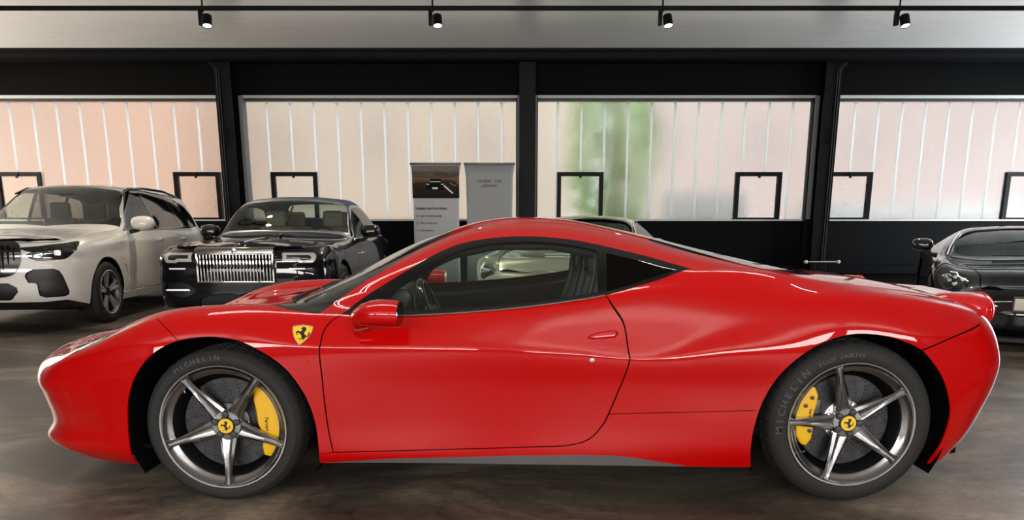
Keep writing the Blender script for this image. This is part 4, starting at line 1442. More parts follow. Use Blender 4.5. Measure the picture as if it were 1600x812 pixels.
def red_frame(x, z, side=-1, off=0.0, sr=(0, .9)):
    q = RED.side([(x, z)], (x - .5, x + .5), sr)
    p = RED.ev(q)[0]
    n = RED.normal(q)[0]
    if n[1] < 0: n = -n
    p = p + n * off
    return frame_mtx((p[0], side * p[1], p[2]), (n[0], side * n[1], n[2]))

SHIELD = [(180,228),(230,214),(300,205),(365,202),(430,208),(490,220),(545,240),(535,300),(515,365),(480,435),(435,500),(380,555),(320,600),(275,560),(235,500),(205,430),(185,350),(177,280)]
SH = [((a - 362) / 11.6 / 365., -(b - 400) / 11.6 / 365.) for a, b in SHIELD]
for s in (-1, 1):
    mt = red_frame(.350, .727, s, .0005)
    sh = flat_shape('shield_badge', SH, .002, 'satin_silver', RC, mt, bevel=.0006)
    flat_shape('shield_field', [(x * .93, y * .92 - .0012) for x, y in SH], .0026, 'badge_yellow', sh, mt)
    flat_shape('shield_horse', [(x * .066, y * .066 + .005) for x, y in HORSE], .0031, 'ink_black', sh, mt)
    text_obj('shield_letters', 'SF', .012, 'ink_black', sh, mt @ Matrix.Translation((-.004, -.0262, .003)), extrude=.0003, spacing=1.3)
    mt2 = red_frame(.371, .612, s, 0)
    ml = MB().lathe([(0, -.002), (.0095, -.002), (.0085, .003), (0, .004)], 20, axis='z')
    ml.v = [tuple(mt2 @ Vector(p)) for p in ml.v]
    ml.obj('side_marker', 'red_lens', RC, smooth=True)
    door = RDOOR[0] if s < 0 else RDOOR[1]
    mt3 = red_frame(1.555, .622, s, 0)
    kl = MB().lathe([(0, -.002), (.011, -.002), (.010, .003), (0, .0045)], 20, axis='z')
    kl.v = [tuple(mt3 @ Vector(p)) for p in kl.v]
    kl.obj('door_lock', 'satin_silver', door, smooth=True)
    # flush handle: a shallow leaf-shaped blister
    mt4 = red_frame(1.605, .722, s, -.001)
    fl_ = -s
    lf = [(-.075, -.012), (-.06, .002), (-.02, .016), (.03, .024), (.058, .022), (.064, .008), (.05, -.008), (0, -.013), (-.05, -.016)]
    hb = MB()
    ins = [(x * .82, y * .72 + .001) for x, y in lf]
    hb.v += [(x * fl_, y, 0) for x, y in lf] + [(x * fl_, y, .010) for x, y in ins]
    n = len(lf)
    for i in range(n):
        hb.f.append((i, (i + 1) % n, n + (i + 1) % n, n + i))
    hb.f.append(tuple(n + i for i in range(n)))
    hb.v = [tuple(mt4 @ Vector(p)) for p in hb.v]
    hb.obj('door_handle', 'red_paint', door, bevel=.003, bseg=3)
    # tail lamp: round drum on the rear corner
    tl = empty('tail_lamp', (0, 0, 0), 0, RC)
    rows = [(3.12, .62, .852, .02, .010), (3.15, .615, .843, .06, .030), (3.21, .605, .822, .098, .055), (3.27, .60, .808, .112, .070), (3.325, .595, .80, .112, .075), (3.352, .59, .797, .106, .073), (3.364, .59, .797, .095, .064)]
    v, f = superloft(rows, 36, 2.2)
    mesh_obj('lamp_drum', [(x, s * y, z) for x, y, z in v], f if s > 0 else [tuple(reversed(q)) for q in f], 'red_lens', tl, smooth=True, sharp=60)
    for k, xx in enumerate((3.295, 3.315, 3.335, 3.35)):
        MB().tube([(xx, s * (.595 + .1125 * math.cos(t)), .80 + .0755 * math.sin(t)) for t in np.linspace(0, 2 * math.pi, 40, endpoint=False)], .0022, 6, closed=True).obj('lamp_ring', 'tail_ring', tl, smooth=True)
    # headlamp bowl and LED strip under the lens
    lamp_pts = OUT['lamp_low']
pn.sheet('lamp', 'headlamp_bowl', 'headlamp_inner', RC, N_, t=.003, off=-.03)
for s in (-1, 1):
    for k in range(14):
        t = k / 13.0
        i = int(t * 3.999)
        w = t * 4 - i
        a, b = np.array(OUT['lamp_low'][i]), np.array(OUT['lamp_low'][min(i + 1, 4)])
        p = a + (b - a) * w
        MB().box((p[0] + .01, s * (p[1] - .05), p[2] - .004), (.022, .03, .012)).obj('lamp_element', 'chrome', RC)
# wipers
MB().tube([(.215, -.55, .842), (.17, -.2, .835), (.16, .15, .835)], [.008, .009, .006], 8).obj('wiper', 'black_matte', RC, smooth=True)
MB().tube([(.24, -.1, .862), (.20, .3, .855), (.22, .6, .845)], [.008, .009, .006], 8).obj('wiper', 'black_matte', RC, smooth=True)
# bright trim along the foot of the side glass
for s in (-1, 1):
    pts = [(x, s * (y + .004), z + .001) for x, y, z in OUT['window_low'][3:11]]
    MB().tube(pts, .0028, 6).obj('waist_trim', 'trim_brass', RC, smooth=True)
# exhaust and diffuser, rear grille
MB().bb(3.14, 3.30, -.50, .50, .22, .31).obj('diffuser', 'black_matte', RC)
for y in (-.1, 0, .1):
    MB().lathe([(.036, 3.36), (.042, 3.36), (.042, 3.47), (.036, 3.47)], 24, axis='x', c=(0, y, .37), closed=True).obj('exhaust_pipe', 'chrome', RC, smooth=True, sharp=40)
# ---------------------------------------------------------------- parked cars: common builder
P('paint_white', (.78, .75, .69), .3, 0, 1.0, .03)
P('paint_navy', (.0025, .003, .006), .3, 0, 1.0, .015, spec=.05)
P('paint_black', (.003, .003, .0033), .3, 0, 1.0, .015, spec=.05)
P('paint_champagne', (.44, .39, .29), .3, .35, 1.0, .03)
P('soft_top', (.12, .165, .24), .85, bump=.3, bscale=300)
P('lamp_dark', (.02, .02, .022), .15, .2, .6)
P('lamp_glow', (.9, .9, .92), .2, 0, 0, emit=(1, .97, .9), estr=.6)
P('plate_cream', (.62, .56, .46), .5)
thin_glass('glass_cabin', (.86, .90, .88), refl=.6)
P('lamp_frame', (.80, .75, .66), .4)
thin_glass('glass_tint', (.60, .62, .62))

def car_net(nose, bow, rad, st, tail, tbow, trad, prof):
    """ten lines: five up the side, five over the top"""
    tk = [1, 1, 1, 1, 1, .93, .75, .5, .25, 0]
    rows = []
    def low(x, w, zb, zbelt):
        h = zbelt - zb
        return [(x, w - dy, zb + fr * h) for dy, fr in prof]
    first = low(*st[0][:4])
    for f, sb in ((0, 0), (.42, .16), (.74, .55), (.93, 1.0)):
        row = []
        for k in range(10):
            wk = first[min(k, 4)][1] * tk[k]
            back = bow * sb + (rad * .45 if f > .9 else (rad * .05 if f > .7 else 0))
            row.append((nose[k][0] + back * (1 if k < 6 else .6), f * wk, nose[k][1]))
        rows.append(row)
    for (x, w, zb, zbelt, top) in st:
        rows.append(low(x, w, zb, zbelt) + [(x, y, z) for y, z in top])
    last = low(*st[-1][:4])
    lt = st[-1][4]
    for f, sb in ((.93, 1.0), (.74, .55), (.42, .16), (0, 0)):
        row = []
        for k in range(10):
            wk = last[k][1] if k < 5 else lt[k - 5][0]
            back = tbow * sb + (trad * .45 if f > .9 else (trad * .05 if f > .7 else 0))
            row.append((tail[k][0] - back, f * wk, tail[k][1]))
        rows.append(row)
    net = np.array(rows, float)
    du = np.linalg.norm(np.diff(net[:, 1:8], axis=0), axis=2).mean(1)
    ds = np.linalg.norm(np.diff(net[4:-4], axis=1), axis=2).mean(0)
    return Surf(np.concatenate([[0], np.cumsum(du)]), np.concatenate([[0], np.cumsum(ds)]), net)

def road_wheel(parent, x, y, z, r, w, rim, near_sign, spokes, mat='alloy', twin=True, disc='disc_metal'):
    """near_sign -1: outward is local -y"""
    wh = empty('wheel', (x, y * near_sign, z), 0 if near_sign < 0 else math.pi, parent)
    make_tyre(wh, r, w, rim, n=72, groove=3)
    MB().lathe([(rim + .003, .014), (rim + .003, .0), (rim - .006, -.003), (rim - .014, .008), (rim - .028, .03), (rim - .036, .1), (rim - .03, w - .02)], 56).obj('rim', 'gun_metal' if twin else mat, wh, smooth=True, sharp=35, fix=False)
    MB().lathe([(rim + .002, -.002), (rim - .004, -.006), (rim - .012, -.002), (rim - .010, .004)], 56, closed=True).obj('rim_lip', mat, wh, smooth=True)
    for k in range(spokes):
        for dd in ((-.09, .09) if twin else (0,)):
            a = 2 * math.pi * k / spokes + .35
            a1 = a + dd
            hw0, hw1 = (.016, .020) if twin else (.03, .022)
            ca, sa = math.cos(a), math.sin(a)
            cb, sb = math.cos(a1 + dd * .6), math.sin(a1 + dd * .6)
            p0 = Vector((.04 * ca, .03, .04 * sa))
            p1 = Vector(((rim - .012) * cb, .008, (rim - .012) * sb))
            t = (p1 - p0).normalized()
            n = Vector((-t.z, 0, t.x))
            v = []
            for p, hw in ((p0, hw0), (p1, hw1)):
                for sx, yy in ((-1, .026), (-1, .004), (0, -.002), (1, .004), (1, .026)):
                    v.append(p + n * hw * sx + Vector((0, yy, 0)))
            MB().add(v, [(0, 1, 6, 5), (1, 2, 7, 6), (2, 3, 8, 7), (3, 4, 9, 8), (4, 0, 5, 9), (0, 4, 3, 2, 1), (5, 6, 7, 8, 9)]).obj('spoke', mat, wh)
    MB().lathe([(0, .05), (.06, .05), (.055, .028), (.03, .02), (0, .02)], 24).obj('hub', 'gun_metal', wh, smooth=True, sharp=35)
    MB().lathe([(0, .09), (rim * .74, .09), (rim * .74, .11), (0, .11)], 40).obj('brake_disc', disc, wh, smooth=True, sharp=35)
    MB().lathe([(0, .13), (rim - .03, .13), (rim - .03, .135), (0, .135)], 40).obj('dust_shield', 'void_black', wh)
    return wh

def arch_poly(S, cx, cz, r, zb):
    a = np.radians(np.linspace(-28, 208, 40))
    pts = [(cx + r * math.cos(t), cz + r * math.sin(t)) for t in a]
    pts = [p for p in pts if p[1] > zb + .015]
    q = S.side(pts, None, (0, S.s1 * .5))
    return np.concatenate([[(q[0][0], 0)], q, [(q[-1][0], 0)]])

def centre_uv(S, x):
    q = S.inv(lambda p: p[:, [0, 1]], [(x, 0.0)], (S.u0 + .25, S.u1 - .25), (S.s1 - .15, S.s1))[0]
    return (q[0], S.s1)

def half_centre(S, pts3, x_end, x_start):
    """outline given on one side of the car, closed along the centre line"""
    q = n3(S, pts3, None, (S.s1 * .3, S.s1))
    return np.concatenate([lin(q, .03), lin([q[-1], centre_uv(S, x_end)], .04)[1:], lin([centre_uv(S, x_start), q[0]], .04)[:-1]])

def rail_pt(S, x, line):
    """point of a net line at x, in (u, s)"""
    s = S.sn[line]
    us = np.stack([S.gu, np.full(len(S.gu), s)], 1)
    X = S.ev(us)[:, 0]
    k = np.where((S.gu > S.u0 + .6) & (S.gu < S.u1 - .5))[0]
    return (float(np.interp(x, X[k], S.gu[k])), float(s))

def cabin(parent, xf, xr, zf, w, belt, leather, seats, dash_x, steer_y, high=.15, dash_mat='black_matte'):
    MB().bb(xf, xr, -w, w, zf, zf + .05).obj('cabin_floor', 'void_black', parent)
    MB().bb(dash_x - .25, dash_x + .25, -w, w, belt - .35, belt - .02).obj('dashboard', dash_mat, parent, bevel=.05, bseg=3)
    for (sx, sy) in seats:
        st = empty('seat', (sx, sy, zf + .05), 0, parent)
        hb = belt - zf
        MB().prism([(.05, hb - .45), (.18, hb + high - .06), (.30, hb + high - .06), (.26, hb - .45)], -.24, .24).obj('backrest', leather, st, bevel=.05, bseg=3)
        MB().prism([(.17, hb + high - .08), (.18, hb + high + .15), (.28, hb + high + .16), (.30, hb + high - .08)], -.14, .14).obj('headrest', leather, st, bevel=.04, bseg=3)
        MB().prism([(-.42, hb - .5), (-.42, hb - .38), (.1, hb - .36), (.1, hb - .5)], -.25, .25).obj('cushion', leather, st, bevel=.04, bseg=3)
    sw = empty('steering_wheel', (dash_x + .34, steer_y, belt - .03), 0, parent)
    R_ = Matrix.Rotation(math.radians(-25), 4, 'Y')
    MB().tube([R_ @ Vector((0, .18 * math.cos(t), .18 * math.sin(t))) for t in np.linspace(0, 2 * math.pi, 32, endpoint=False)], .016, 8, closed=True).obj('rim', 'leather_black', sw, smooth=True)
    MB().tube([R_ @ Vector((0, -.17, 0)), R_ @ Vector((0, .17, 0))], .02, 8).obj('spoke', 'leather_black', sw, smooth=True)
    MB().tube([Vector((-.2, 0, -.06)), Vector((.01, 0, 0))], .04, 10).obj('column', 'leather_black', sw, smooth=True)

def wells(parent, hubs, w, rr):
    for hx, hz in hubs:
        for s in (-1, 1):
            v, f = [], []
            for i in range(21):
                a = math.radians(-20 + 220 * i / 20)
                for y in (w - .12, w - .42):
                    v.append((hx + rr * math.cos(a), s * y, hz + rr * math.sin(a)))
            for i in range(20):
                f.append((2 * i, 2 * i + 1, 2 * i + 3, 2 * i + 2))
            f.append(tuple(2 * i + 1 for i in range(21)))
            mesh_obj('wheel_well', v, f, 'void_black', parent)

def wing_mirror(parent, x, y, z, sc, mat, base='black_plastic', drop=.09):
    """y > 0 on the +y side; one thing-part per side"""
    for s in (-1, 1):
        m = empty('door_mirror', (x, s * y, z), 0, parent)
        rows = [(-.075, 0, 0, .02, .012), (-.068, 0, 0, .06, .035), (-.045, 0, .005, .095, .058), (-.01, 0, .008, .112, .072), (.03, 0, .008, .115, .076), (.055, 0, .006, .112, .074)]
        v, f = superloft([tuple(q * sc for q in r) for r in rows], 24, 2.8)
        mesh_obj('mirror_cap', v, f, mat, m, smooth=True, sharp=50)
        v, f = superloft([(.055 * sc, 0, .006 * sc, .104 * sc, .066 * sc), (.058 * sc, 0, .006 * sc, .104 * sc, .066 * sc)], 24, 2.8)
        mesh_obj('mirror_glass', v, f, 'chrome', m)
        MB().tube([(0, -s * .04 * sc, -.05 * sc), (.0, -s * .09, -drop), (.0, -s * (y * .0 + .16), -drop - .01)], [.03 * sc, .026, .03], 8).obj('mirror_arm', base, m, smooth=True)

def side_band(S, pts, s=.6):
    return S.side(pts, None, (S.s1 * .15, S.s1 * .92))

# ---------------------------------------------------------------- white off-roader
def build_suv():
    root = empty('suv', (-5.97, 9.12, 0), math.radians(94))
    tag(root, 'white off-road family car with black trim and twin-spoke wheels beside the wall', 'car')
    prof = [(.06, 0), (.02, .14), (.0, .42), (.005, .74), (.045, 1.0)]
    nose = [(-.80,.24),(-.89,.36),(-.92,.58),(-.90,.80),(-.85,.96),(-.82,.995),(-.80,1.01),(-.78,1.02),(-.76,1.025),(-.74,1.03)]
    st = [(-.45, .955, .24, .985, [(.87,1.01),(.72,1.025),(.5,1.045),(.25,1.06),(0,1.065)]),
          (0, .99, .25, 1.03, [(.90,1.06),(.74,1.07),(.5,1.09),(.25,1.105),(0,1.11)]),
          (.55, .985, .25, 1.07, [(.90,1.10),(.78,1.115),(.5,1.14),(.25,1.155),(0,1.16)]),
          (.72, .985, .25, 1.075, [(.915,1.105),(.86,1.16),(.76,1.215),(.4,1.245),(0,1.255)]),
          (1.05, .985, .25, 1.08, [(.92,1.105),(.84,1.27),(.74,1.43),(.4,1.47),(0,1.48)]),
          (1.40, .985, .25, 1.085, [(.925,1.11),(.82,1.37),(.69,1.63),(.4,1.69),(0,1.70)]),
          (1.75, .985, .25, 1.09, [(.925,1.115),(.82,1.39),(.675,1.67),(.4,1.735),(0,1.75)]),
          (2.4, .99, .25, 1.10, [(.925,1.125),(.82,1.40),(.67,1.665),(.4,1.735),(0,1.75)]),
          (3.1, .99, .26, 1.11, [(.925,1.14),(.815,1.39),(.66,1.635),(.4,1.70),(0,1.715)]),
          (3.6, .97, .28, 1.12, [(.90,1.16),(.80,1.36),(.66,1.58),(.4,1.64),(0,1.655)])]
    tail = [(3.90,.30),(4.0,.42),(4.05,.62),(4.05,.85),(4.0,1.03),(3.98,1.08),(3.92,1.3),(3.82,1.52),(3.77,1.6),(3.72,1.635)]
    S = car_net(nose, .17, .24, st, tail, .10, .22, prof)
    p = Panels(S, 150, 70, lambda u, s: 'body')
    p.region('void', arch_poly(S, 0, .375, .43, .24))
    p.region('void', arch_poly(S, 2.975, .375, .43, .26))
    fr = lambda pts: S.front(pts, (S.u0, S.u0 + 1.35), (0, S.s1 * .75))
    p.region('kidney', spl(fr([(.015,.62),(.015,.99),(.2,1.0),(.40,.985),(.455,.90),(.44,.75),(.36,.64),(.2,.61)]), .02, True))
    lamp = spl(fr([(.50,.85),(.60,.905),(.74,.935),(.88,.965),(.915,.93),(.90,.87),(.85,.815),(.72,.795),(.58,.80)]), .02, True)
    p.region('lamp', lamp)
    p.region('lamp_brow', spl(fr([(.44,.925),(.62,.95),(.78,.975),(.90,.99),(.915,.95),(.74,.925),(.56,.885)]), .02, True))
    p.region('intake', lin(fr([(.475,.625),(.50,.665),(.565,.70),(.75,.70),(.79,.68),(.815,.62),(.845,.44),(.835,.40),(.80,.38),(.64,.375),(.59,.40),(.585,.53),(.57,.545),(.50,.55)]), .02, True))
    p.region('lower_intake', lin(fr([(.0,.35),(.0,.545),(.30,.55),(.385,.50),(.39,.45),(.31,.365),(.27,.35)]), .02, True))
    p.region('lower_trim', np.concatenate([lin(fr([(.0,.335),(.3,.33),(.6,.33),(.8,.345)]), .03), [(S.u0 + 1.2, 0), (S.u0, 0)]]))
    win = lambda pts: spl(side_band(S, pts), .03, True)
    for nm, o in (('front_glass', [(.80,1.135),(1.0,1.30),(1.36,1.575),(1.56,1.62),(1.76,1.625),(1.79,1.14)]), ('rear_glass', [(1.87,1.145),(1.845,1.625),(2.3,1.63),(2.62,1.615),(2.74,1.165)]), ('quarter_glass', [(2.82,1.17),(2.70,1.605),(3.05,1.565),(3.30,1.46),(3.42,1.32),(3.36,1.21)])):
        p.region(nm, lin(side_band(S, o), .03, True))
    p.region('frame', lin(side_band(S, [(.70,1.105),(.98,1.33),(1.33,1.61),(1.55,1.66),(2.3,1.665),(2.75,1.645),(3.1,1.595),(3.36,1.48),(3.50,1.32),(3.42,1.17),(2.8,1.135),(1.8,1.11)]), .03, True))
    p.region('windscreen', half_centre(S, [(.72,.86,1.15),(.90,.80,1.30),(1.05,.745,1.42),(1.20,.715,1.51),(1.36,.68,1.615)], 1.43, .575))
    p.region('back_glass', half_centre(S, [(3.74,.62,1.52),(3.84,.66,1.38),(3.94,.70,1.2)], 3.9, 3.75) if False else np.zeros((3, 2)))
    he = n3(S, [(-.80,.40,1.0),(-.62,.72,1.0),(-.40,.83,1.012),(0,.84,1.075),(.4,.83,1.11),(.60,.80,1.125)], None, (S.s1 * .4, S.s1))
    p.gap(spl(he, .03), .012)
    for xs in ([(.62,.35),(.66,.6),(.66,.95),(.70,1.08)], [(1.80,.33),(1.82,.8),(1.82,1.10)], [(2.60,.75),(2.72,.95),(2.78,1.13)]):
        p.gap(spl(side_band(S, xs), .03), .010)
    p.gap(lin(side_band(S, [(.62,.36),(1.2,.345),(2.4,.345)]), .03), .008)
    p.gap(spl(side_band(S, [(.36,.80),(.36,.94),(.44,.965),(.54,.95),(.54,.78),(.46,.755)]), .03, True), .006, closed=True)
    p.region('side_vent', lin(side_band(S, [(.475,.70),(.53,.68),(.60,.47),(.585,.46)]), .03, True))
    p.region('cladding', np.concatenate([lin([(S.u0 + 1.5, 0), (S.u1 - 1.2, 0)], .05), lin(side_band(S, [(3.3,.36),(2.4,.36),(1.4,.34),(.45,.34)]), .04)]))
    p.build()
    two = (-1, 1)
    p.sheet('body', 'body_shell', 'paint_white', root, (1, -1), both=True, t=.01)
    p.sheet('cladding', 'side_sill', 'paint_white', root, two, t=.01, off=.012)
    p.sheet('kidney', 'grille_surround', 'black_gloss', root, two, off=.012, t=.05)
    for s in two:
        for k in range(7):
            MB().box((-.915 + .012 * k * k * .12, s * (.06 + .055 * k), .80), (.05, .012, .32 - (.05 if k > 5 else 0))).obj('grille_bar', 'black_gloss', root)
    p.sheet('lamp', 'headlamp', 'lamp_lens', root, two, t=.004)
    p.sheet('lamp', 'headlamp_bowl', 'lamp_dark', root, two, t=.004, off=-.035)
    p.sheet('lamp_brow', 'headlamp_brow', 'black_gloss', root, two, t=.01, off=.004)
    for s in two:
        for (yy, zz) in ((.63, .855), (.78, .875)):
            c_ = fr([(yy, zz)])
            q = S.ev(c_)[0]
            v, f = superloft([(q[0] + .02, s * q[1], q[2], .03, .03), (q[0] + .01, s * q[1], q[2], .038, .030), (q[0] + .006, s * q[1], q[2], .03, .022)], 16, 4)
            mesh_obj('headlamp_element', v, f, 'lamp_glow' if yy > .7 else 'satin_silver', root, smooth=True)
    p.sheet('intake', 'side_intake', 'black_plastic', root, two, off=-.03, t=.01)
    p.sheet('lower_intake', 'lower_grille', 'black_plastic', root, (1, -1), both=True, off=-.03, t=.01)
    p.sheet('lower_trim', 'bumper_lip', 'black_plastic', root, (1, -1), both=True, t=.01)
    for nm, part, mt in (('front_glass', 'front_window', 'glass_cabin'), ('rear_glass', 'rear_window', 'glass_tint'), ('quarter_glass', 'quarter_window', 'glass_tint')):
        p.sheet(nm, part, mt, root, two, t=.004)
    p.sheet('frame', 'window_frame', 'black_gloss', root, two, off=.002)
    p.sheet('windscreen', 'windscreen', 'glass_cabin', root, (1, -1), both=True, t=.005)
    p.sheet('gap', 'shut_line', 'void_black', root, two, off=-.008)
    p.sheet('side_vent', 'side_vent', 'black_plastic', root, two, off=-.012)
    p.sheet('body', 'cabin_lining', 'void_black', root, (1, -1), both=True, t=.003, off=-.02)
    for x in (0, 2.975):
        for s in two:
            road_wheel(root, x, .985, .375, .375, .28, .268, s, 5, mat='alloy_bright')
    wells(root, ((0, .375), (2.975, .375)), .985, .44)
    MB().bb(-.6, 3.8, -.8, .8, .22, .30).obj('floor_pan', 'void_black', root)
    cabin(root, .4, 3.6, .35, .85, 1.10, 'leather_black', [(1.55, .40), (1.55, -.40), (2.5, .4), (2.5, -.4)], .78, -.40, .20)
    wing_mirror(root, .84, 1.10, 1.20, 1.25, 'paint_white', 'black_gloss', .09)
    for s in two:
        MB().tube([(1.25, s * .69, 1.60), (1.5, s * .675, 1.675), (2.0, s * .67, 1.712), (2.8, s * .665, 1.70), (3.3, s * .66, 1.645), (3.55, s * .65, 1.58)], [.012, .018, .02, .02, .018, .012], 8).obj('roof_rail', 'black_gloss', root, smooth=True)
        for hx in (1.68, 2.62):
            v, f = superloft([(hx - .10, s * .985, .985, .012, .008), (hx - .06, s * .995, .985, .03, .02), (hx + .06, s * .995, .985, .03, .02), (hx + .10, s * .985, .985, .012, .008)], 14, 3)
            mesh_obj('door_handle', v, f, 'paint_white', root, smooth=True)
    MB().bb(1.2, 1.24, -.10, .10, 1.56, 1.60).obj('interior_mirror', 'black_plastic', root, bevel=.01)
    MB().bb(3.75, 3.95, -.7, .7, .75, 1.15).obj('tailgate', 'void_black', root)
    return root
build_suv()
# ---------------------------------------------------------------- dark convertible with the upright chrome grille
def build_convertible():
    root = empty('convertible', (-2.93, 8.75, 0), math.radians(90.5))
    tag(root, 'dark navy luxury convertible with upright chrome bar grille and blue-grey soft top', 'car')
    prof = [(.07, 0), (.03, .13), (.0, .42), (.01, .76), (.05, 1.0)]
    nose = [(-.74,.20),(-.83,.30),(-.86,.50),(-.86,.72),(-.83,.885),(-.80,.925),(-.79,.94),(-.78,.95),(-.77,.955),(-.76,.96)]
    dz = .03
    st = [(-.5, .95, .2, .90, [(.87,.935),(.7,.955),(.5,.965),(.25,.985),(0,.99)]),
          (0, .965, .2, .93, [(.88,.965),(.72,.985),(.5,1.0),(.25,1.015),(0,1.02)]),
          (.75, .965, .2, .96, [(.89,.99),(.74,1.01),(.5,1.03),(.25,1.045),(0,1.05)]),
          (.95, .965, .2, .965, [(.90,1.0),(.82,1.05),(.70,1.09),(.4,1.12),(0,1.13)]),
          (1.25, .965, .2, .97, [(.90,1.005),(.83,1.16),(.74,1.29),(.4,1.335),(0,1.35)]),
          (1.5, .965, .2, .975, [(.90,1.01),(.82,1.24),(.70,1.435),(.4,1.495),(0,1.51)]),
          (2.0, .965, .2, .98, [(.90,1.015),(.82,1.28),(.67,1.49),(.4,1.55),(0,1.565)]),
          (2.6, .965, .2, .98, [(.90,1.02),(.82,1.25),(.65,1.45),(.4,1.515),(0,1.53)]),
          (3.05, .96, .2, .975, [(.90,1.01),(.80,1.15),(.6,1.28),(.38,1.34),(0,1.36)]),
          (3.4, .955, .22, .95, [(.88,.985),(.75,1.005),(.55,1.03),(.3,1.04),(0,1.045)]),
          (3.8, .93, .24, .925, [(.84,.955),(.7,.965),(.5,.975),(.25,.98),(0,.985)])]
    tail = [(4.2,.25),(4.3,.36),(4.36,.55),(4.36,.72),(4.3,.86),(4.27,.90),(4.25,.91),(4.23,.92),(4.21,.925),(4.19,.93)]
    S = car_net(nose, .09, .16, st, tail, .2, .3, prof)
    p = Panels(S, 150, 64, lambda u, s: 'body')
    p.region('void', arch_poly(S, 0, .37, .42, .2))
    p.region('void', arch_poly(S, 3.112, .37, .42, .2))
    fr = lambda pts: S.front(pts, (S.u0, S.u0 + 1.25), (0, S.s1 * .75))
    p.region('lamp_core', lin(fr([(.52,.835),(.52,.878),(.75,.878),(.77,.86),(.765,.82),(.68,.815),(.65,.835)]), .015, True))
    p.region('lamp', lin(fr([(.475,.805),(.47,.893),(.485,.90),(.785,.90),(.81,.88),(.80,.80),(.78,.785),(.66,.785),(.63,.80),(.485,.80)]), .015, True))
    p.region('intake', spl(fr([(.46,.50),(.50,.545),(.80,.545),(.84,.50),(.80,.46),(.50,.46)]), .02, True))
    p.region('lower', spl(fr([(.0,.26),(.0,.44),(.34,.44),(.40,.42),(.40,.28),(.36,.26)]), .02, True))
    p.region('side_glass', lin(side_band(S, [(1.12,1.03),(1.35,1.20),(1.60,1.40),(2.0,1.44),(2.5,1.39),(2.86,1.21),(2.98,1.045),(2.0,1.03)]), .03, True))
    p.region('windscreen', half_centre(S, [(.985,.81,1.075),(1.15,.77,1.19),(1.30,.735,1.295),(1.47,.705,1.405)], 1.51, .90))
    p.region('frame', half_centre(S, [(.93,.86,1.03),(1.15,.80,1.20),(1.30,.77,1.31),(1.52,.73,1.44)], 1.58, .90))
    p.region('back_window', half_centre(S, [(2.72,.40,1.48),(2.86,.48,1.40),(3.02,.46,1.335),(3.12,.36,1.28)], 3.13, 2.71))
    p.region('top_cloth', half_centre(S, [(1.50,.74,1.42),(1.8,.72,1.46),(2.4,.70,1.44),(2.7,.72,1.36),(2.95,.78,1.20),(3.07,.87,1.03)], 3.42, 1.56))
    p.region('top_cloth', lin(side_band(S, [(2.98,1.04),(3.05,1.02),(3.36,.995),(3.3,1.06),(3.0,1.25),(2.86,1.30),(2.8,1.28)]), .03, True))
    he = n3(S, [(-.78,.40,.95),(-.5,.52,.965),(0,.62,.99),(.5,.74,1.0),(.82,.82,1.02)], None, (S.s1 * .4, S.s1))
    p.gap(spl(he, .03), .010)
    for xs in ([(.95,.95),(.88,.6),(.90,.28)], [(2.35,.96),(2.36,.6),(2.34,.30)]):
        p.gap(spl(side_band(S, xs), .03), .009)
    p.region('back_lower', np.zeros((3, 2)))
    p.build()
    two = (-1, 1)
    p.sheet('body', 'body_shell', 'paint_navy', root, (1, -1), both=True, t=.01)
    p.sheet('body', 'cabin_lining', 'void_black', root, (1, -1), both=True, t=.003, off=-.02)
    p.sheet('lamp', 'headlamp', 'lamp_lens', root, two, t=.004)
    p.sheet('lamp', 'headlamp_bowl', 'lamp_frame', root, two, t=.004, off=-.010)
    p.sheet('lamp_core', 'headlamp_core', 'lamp_dark', root, two, t=.004, off=-.014)
    p.sheet('intake', 'bumper_intake', 'black_plastic', root, two, off=-.03)
    for s in two:
        MB().box((-.795, s * .65, .50), (.02, .28, .018)).obj('intake_bar', 'chrome', root)
        MB().tube([(-.86, s * .42, .30), (-.80, s * .70, .30), (-.68, s * .88, .305)], .009, 8).obj('bumper_strip', 'chrome', root, smooth=True)
        MB().bb(-.84, -.835, s * .55, s * .72, .72, .735).obj('fender_trim', 'satin_silver', root)
    p.sheet('lower', 'lower_grille', 'black_matte', root, (1, -1), both=True, off=-.03)
    p.sheet('side_glass', 'side_window', 'glass_cabin', root, two, t=.004)
    p.sheet('windscreen', 'windscreen', 'glass_cabin', root, (1, -1), both=True, t=.005)
    p.sheet('frame', 'screen_frame', 'satin_silver', root, (1, -1), both=True, off=.006)
    p.sheet('back_window', 'back_window', 'glass_cabin', root, (1, -1), both=True, t=.004)
    p.sheet('top_cloth', 'soft_top', 'soft_top', root, (1, -1), both=True, t=.01)
    p.sheet('gap', 'shut_line', 'void_black', root, two, off=-.008)
    # grille: frame, header and single bars
    gx = -.885
    fr_ = MB()
    fr_.bb(gx - .02, gx + .06, -.41, .41, .585, .60)
    fr_.bb(gx - .02, gx + .06, -.41, .41, .875, .89)
    fr_.bb(gx - .02, gx + .06, -.41, -.385, .585, .89)
    fr_.bb(gx - .02, gx + .06, .385, .41, .585, .89)
    fr_.obj('grille_frame', 'chrome', root, bevel=.004)
    MB().prism([(gx - .02, .89), (gx - .01, .935), (gx + .03, .955), (gx + .12, .96), (gx + .12, .89)], -.41, .41).obj('grille_header', 'dark_chrome', root, bevel=.008, bseg=3)
    MB().bb(gx + .03, gx + .06, -.385, .385, .60, .875).obj('grille_backing', 'void_black', root)
    for k in range(22):
        y = -.365 + .73 * k / 21
        MB().bb(gx - .012, gx + .03, y - .008, y + .008, .60, .875).obj('grille_bar', 'chrome', root, bevel=.004)
    MB().bb(gx - .024, gx - .018, -.022, .022, .885, .945).obj('grille_badge', 'chrome', root, bevel=.003)
